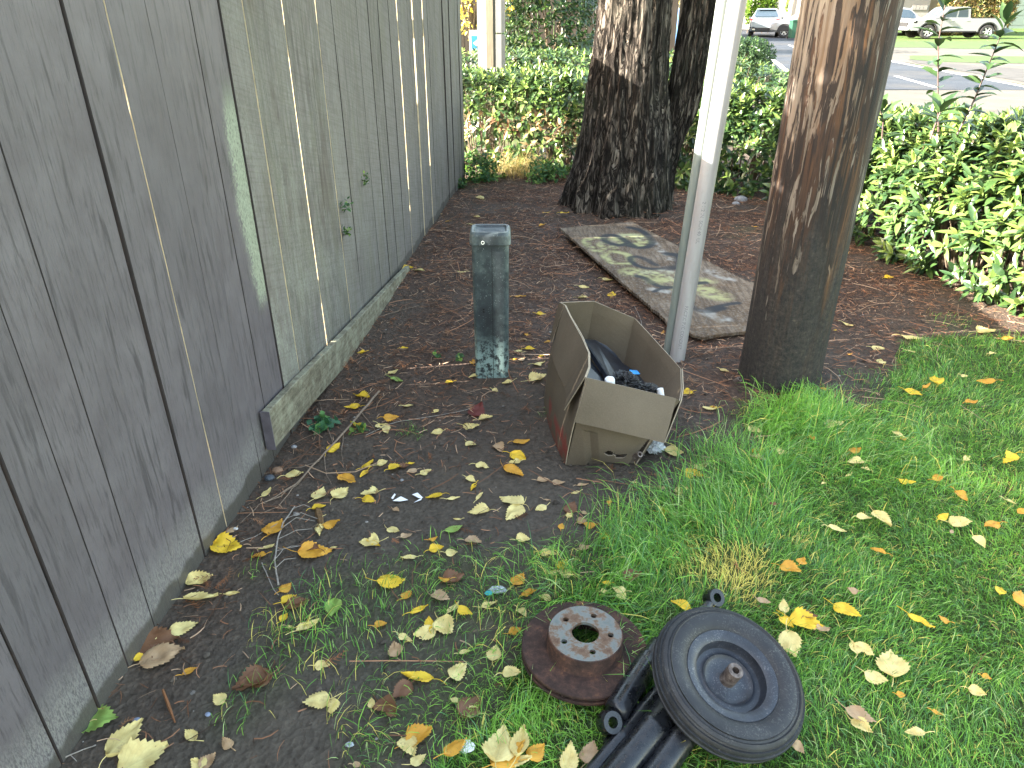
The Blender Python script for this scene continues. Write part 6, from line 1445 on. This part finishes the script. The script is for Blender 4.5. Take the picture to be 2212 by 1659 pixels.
# ======================= STICKS, TWIGS, SCRAPS =======================
M_stick=simple('stick_bark',(.20,.15,.11),.85,var=.3,scale=60); M_stick2=simple('grey_twig',(.26,.23,.20),.85,var=.3,scale=60)
def gp(px,py,h=0): 
    q=G(px,py,0); return G(px,py,gz1(q.x,q.y)+h)
b=MB()
def wig(pts,r0,r1,n=10):
    out=[];m=len(pts)-1
    for k in range(n+1):
        f=k/n*m; i=min(int(f),m-1); p=pts[i].lerp(pts[i+1],f-i); out.append(p+Vector((noise.noise(p*23),noise.noise(p*19+Vector((3,0,0))),0))*.004)
    return out,[r0+(r1-r0)*k/n for k in range(n+1)]
def tw(b,pl,r0,r1,hs=None,n=10):
    pts=[gp(x,y,(hs[i] if hs else .006)) for i,(x,y) in enumerate(pl)]; o_,r_=wig(pts,r0,r1,n); b.tube(o_,r_,7)
tw(b,[(819,845),(742,935),(690,990),(640,1045),(575,1085)],.0048,.0016,[.03,.02,.012,.01,.006],24)
for pl in ([(742,935),(738,975),(742,1010)],[(700,985),(706,1030),(716,1045)],[(665,1018),(640,1050),(600,1070)],[(780,890),(805,920),(812,935)],[(690,995),(650,1010),(612,1012)],[(720,960),(700,900),(690,870)],[(640,1045),(600,1095),(560,1110)],[(610,1070),(560,1090),(520,1130)]): tw(b,pl,.0018,.0008,None,8)
o=obj('fallen_stick',b,M_stick,None,loc=gp(700,985)); tag(o,'long thin fallen stick leaning across the soil near the kick board','stick')
b=MB(); tw(b,[(636,1094),(612,1130),(598,1170),(594,1210),(600,1262)],.0022,.0028,[.012]*5,16)
for (x0,y0),(x1,y1),(x2,y2) in (((630,1100),(655,1090),(670,1096)),((618,1120),(650,1108),(690,1122)),((608,1142),(640,1118),(680,1125)),((600,1165),(640,1145),(675,1142)),((597,1190),(630,1180),(660,1180)),((597,1205),(612,1185),(650,1180)),((598,1225),(615,1208),(640,1205))): tw(b,[(x0,y0),(x1,y1),(x2,y2)],.0014,.0008,[.012,.022,.008],8)
o=obj('dead_twig',b,M_stick2,None,loc=gp(600,1170)); tag(o,'fern-like grey dead twig with curved side shoots near the fence','twig')
b=MB(); tw(b,[(565,1215),(575,1240),(592,1275),(600,1285)],.0016,.0012,None,8); o=obj('dead_twig',b,M_stick2,None,loc=gp(575,1240)); tag(o,'short grey twig just left of the fern-like twig','twig')
b=MB(); tw(b,[(520,1170),(548,1160),(600,1130)],.0012,.0010,None,8); o=obj('dead_twig',b,M_stick2,None,loc=gp(548,1160)); tag(o,'thin twig lying on soil close to the painted fence','twig')
b=MB(); tw(b,[(1790,890),(1845,893),(1905,878)],.0016,.0012,None,8); tw(b,[(1845,893),(1870,900)],.001,.0008,None,4); o=obj('dead_twig',b,M_stick,None,loc=gp(1845,893)); tag(o,'thin pale twig between the utility pole and the lawn','twig')
b=MB(); tw(b,[(790,940),(850,912),(960,895),(1010,885),(1040,870)],.0013,.001,None,14); o=obj('dead_twig',b,M_stick2,None,loc=gp(900,903)); tag(o,'long thin grass stem on soil right of the fallen stick','twig')
b=MB(); tw(b,[(780,700),(800,690),(860,672),(905,660)],.002,.0012,None,10); o=obj('dead_twig',b,M_stick,None,loc=gp(850,675)); tag(o,'brown twig on the litter between fence and pedestal','twig')
b=MB(); tw(b,[(1370,660),(1385,690),(1387,720),(1384,735)],.0012,.0008,None,10); o=obj('dead_twig',b,M_stick2,None,loc=gp(1385,700)); tag(o,'bent twig by the plywood edge behind the box','twig')
b=MB(); tw(b,[(105,1650),(150,1630),(205,1612)],.002,.001,None,8); tw(b,[(150,1630),(165,1645)],.001,.0008,None,4); o=obj('dead_twig',b,M_stick2,None,loc=gp(150,1630)); tag(o,'pale twig at the fence foot in the bottom left corner','twig')
# wood chips
b=MB(); a=gp(352,1490,.006); c_=gp(378,1560,.006); b.tube([a,a.lerp(c_,.5),c_],[.003,.0045,.002],5); o=obj('wood_splinter',b,simple('splinter',(.20,.085,.035),.8),None,loc=a); tag(o,'reddish brown wood splinter on soil near the bottom left','wood splinter')
b=MB(); a=gp(686,1100,.004); c_=gp(694,1132,.004); b.tube([a,a.lerp(c_,.5),c_],[.010,.013,.009],6); o=obj('wood_chip',b,simple('chip_wood',(.12,.07,.03),.85,var=.4,scale=80),None,loc=a); tag(o,'dark brown wood chip below the small yellow leaf','wood chip')
# branch of reddish cedar sprays at the foot of the pole
# white plastic scraps
M_wh=simple('scrap_white',(.78,.78,.80),.5,var=.05)
for i,(pl,lb) in enumerate((([(890,1068),(902,1064),(914,1075),(905,1076)],'upper white plastic scrap on the soil'),([(848,1082),(866,1072),(882,1080),(864,1083)],'middle bent white plastic scrap on the soil'),([(893,1086),(903,1080),(912,1074),(910,1080)],'thin white plastic sliver, right hand one of the scraps'),([(845,1076),(852,1066),(855,1068),(849,1078)],'smallest white plastic scrap, left of the others'))):
    b=MB(); up=[gp(x,y,.008) for x,y in pl]; dn_=[gp(x,y,.004) for x,y in pl]; b.add(up+dn_,[(0,1,2,3),(7,6,5,4)]+[(k,k+4,(k+1)%4+4,(k+1)%4) for k in range(4)]); o=obj('plastic_scrap',b,M_wh,None,loc=up[0]); tag(o,lb,'plastic scrap','white plastic scraps')
# clear and teal wrapper, bits of glass
t=NT('clear_wrap'); n=t.noise(90,4,.7,dist=2); X_,Y_,Z_=t.sep(); t.set(t.ramp(n,[(.35,(.12,.14,.15)),(.55,(.5,.55,.58)),(.7,(.75,.8,.82))]),.15,.2,t.bump(n,.8,.004)); M_wrap=t.m
crumple(gp(1075,1274,.010),.017,'clear_wrapper',M_wrap,'crumpled clear wrapper with a teal end on the soil above the disc','wrapper',6,(1.6,.8,.6),18,.4,6)
crumple(gp(1056,1281,.008),.011,'teal_wrapper_end',simple('teal_wrap',(.05,.38,.40),.3),'teal coloured scrap joined to the clear wrapper above the disc','wrapper',8,(1.2,.8,.6),14,.4,6)
crumple(gp(755,1608,.006),.009,'foil_scrap',M_wrap,'tiny crumpled clear scrap on the soil near the bottom edge','foil scrap',11,(1.2,.8,.6),12,.4,6)
crumple(gp(1003,1612,.016),.020,'white_wrapper',M_wh,'white wrapper under the orange leaf near the bottom edge','wrapper',12,(1.3,.9,.35),16,.3,5)
# stones
M_st=NT('stone'); n=M_st.noise(60,4,.6); M_st=M_st.set(M_st.ramp(n,[(.3,(.16,.16,.165)),(.7,(.30,.30,.31))]),.8)
M_bst=simple('blue_stone',(.20,.24,.34),.5,var=.3,scale=60); M_wst=simple('pale_stone',(.50,.48,.46),.8,var=.2,scale=50)
for px,py,r,m,lb in ((295,1557,.0085,M_bst,'small blue grey pebble near the green leaf at bottom left'),(449,1543,.006,M_bst,'tiny blue white pebble in the thin grass at bottom left'),(509,1142,.007,M_wst,'pale violet pebble at the painted fence foot'),(582,1032,.016,simple('slate',(.055,.065,.08),.6,var=.4,scale=50),'dark slate coloured stone at the fence corner'),(599,1016,.018,simple('brown_stone',(.20,.12,.075),.75,var=.3,scale=60),'flat brown stone beside the slate coloured one'),(940,1245,.0,M_st,''),(855,620,.012,M_wst,'white pebble by the fence behind the pedestal'),(918,491,.014,M_wst,'white pebble on litter near the far fence foot'),(1600,431,.05,M_st,'grey rock in the litter under the hedge behind the white pipe'),(1590,440,.03,M_st,'smaller grey rock beside the one under the hedge'),(635,965,.010,M_st,'grey pebble below the kick board end'),(690,925,.012,M_wst,'pale pebble next to the lobed weed'),(1795,1410,0,M_st,''),(868,1037,.006,M_st,'little round pebble above the white scraps')):
    if r<=0: continue
    crumple(gp(px,py,r*.3),r,'pebble' if r<.03 else 'rock',m,lb,'stone',int(px),(1.2,1,.7),14,.12,2)
# scattering of half buried litter leaves under the right hand hedge
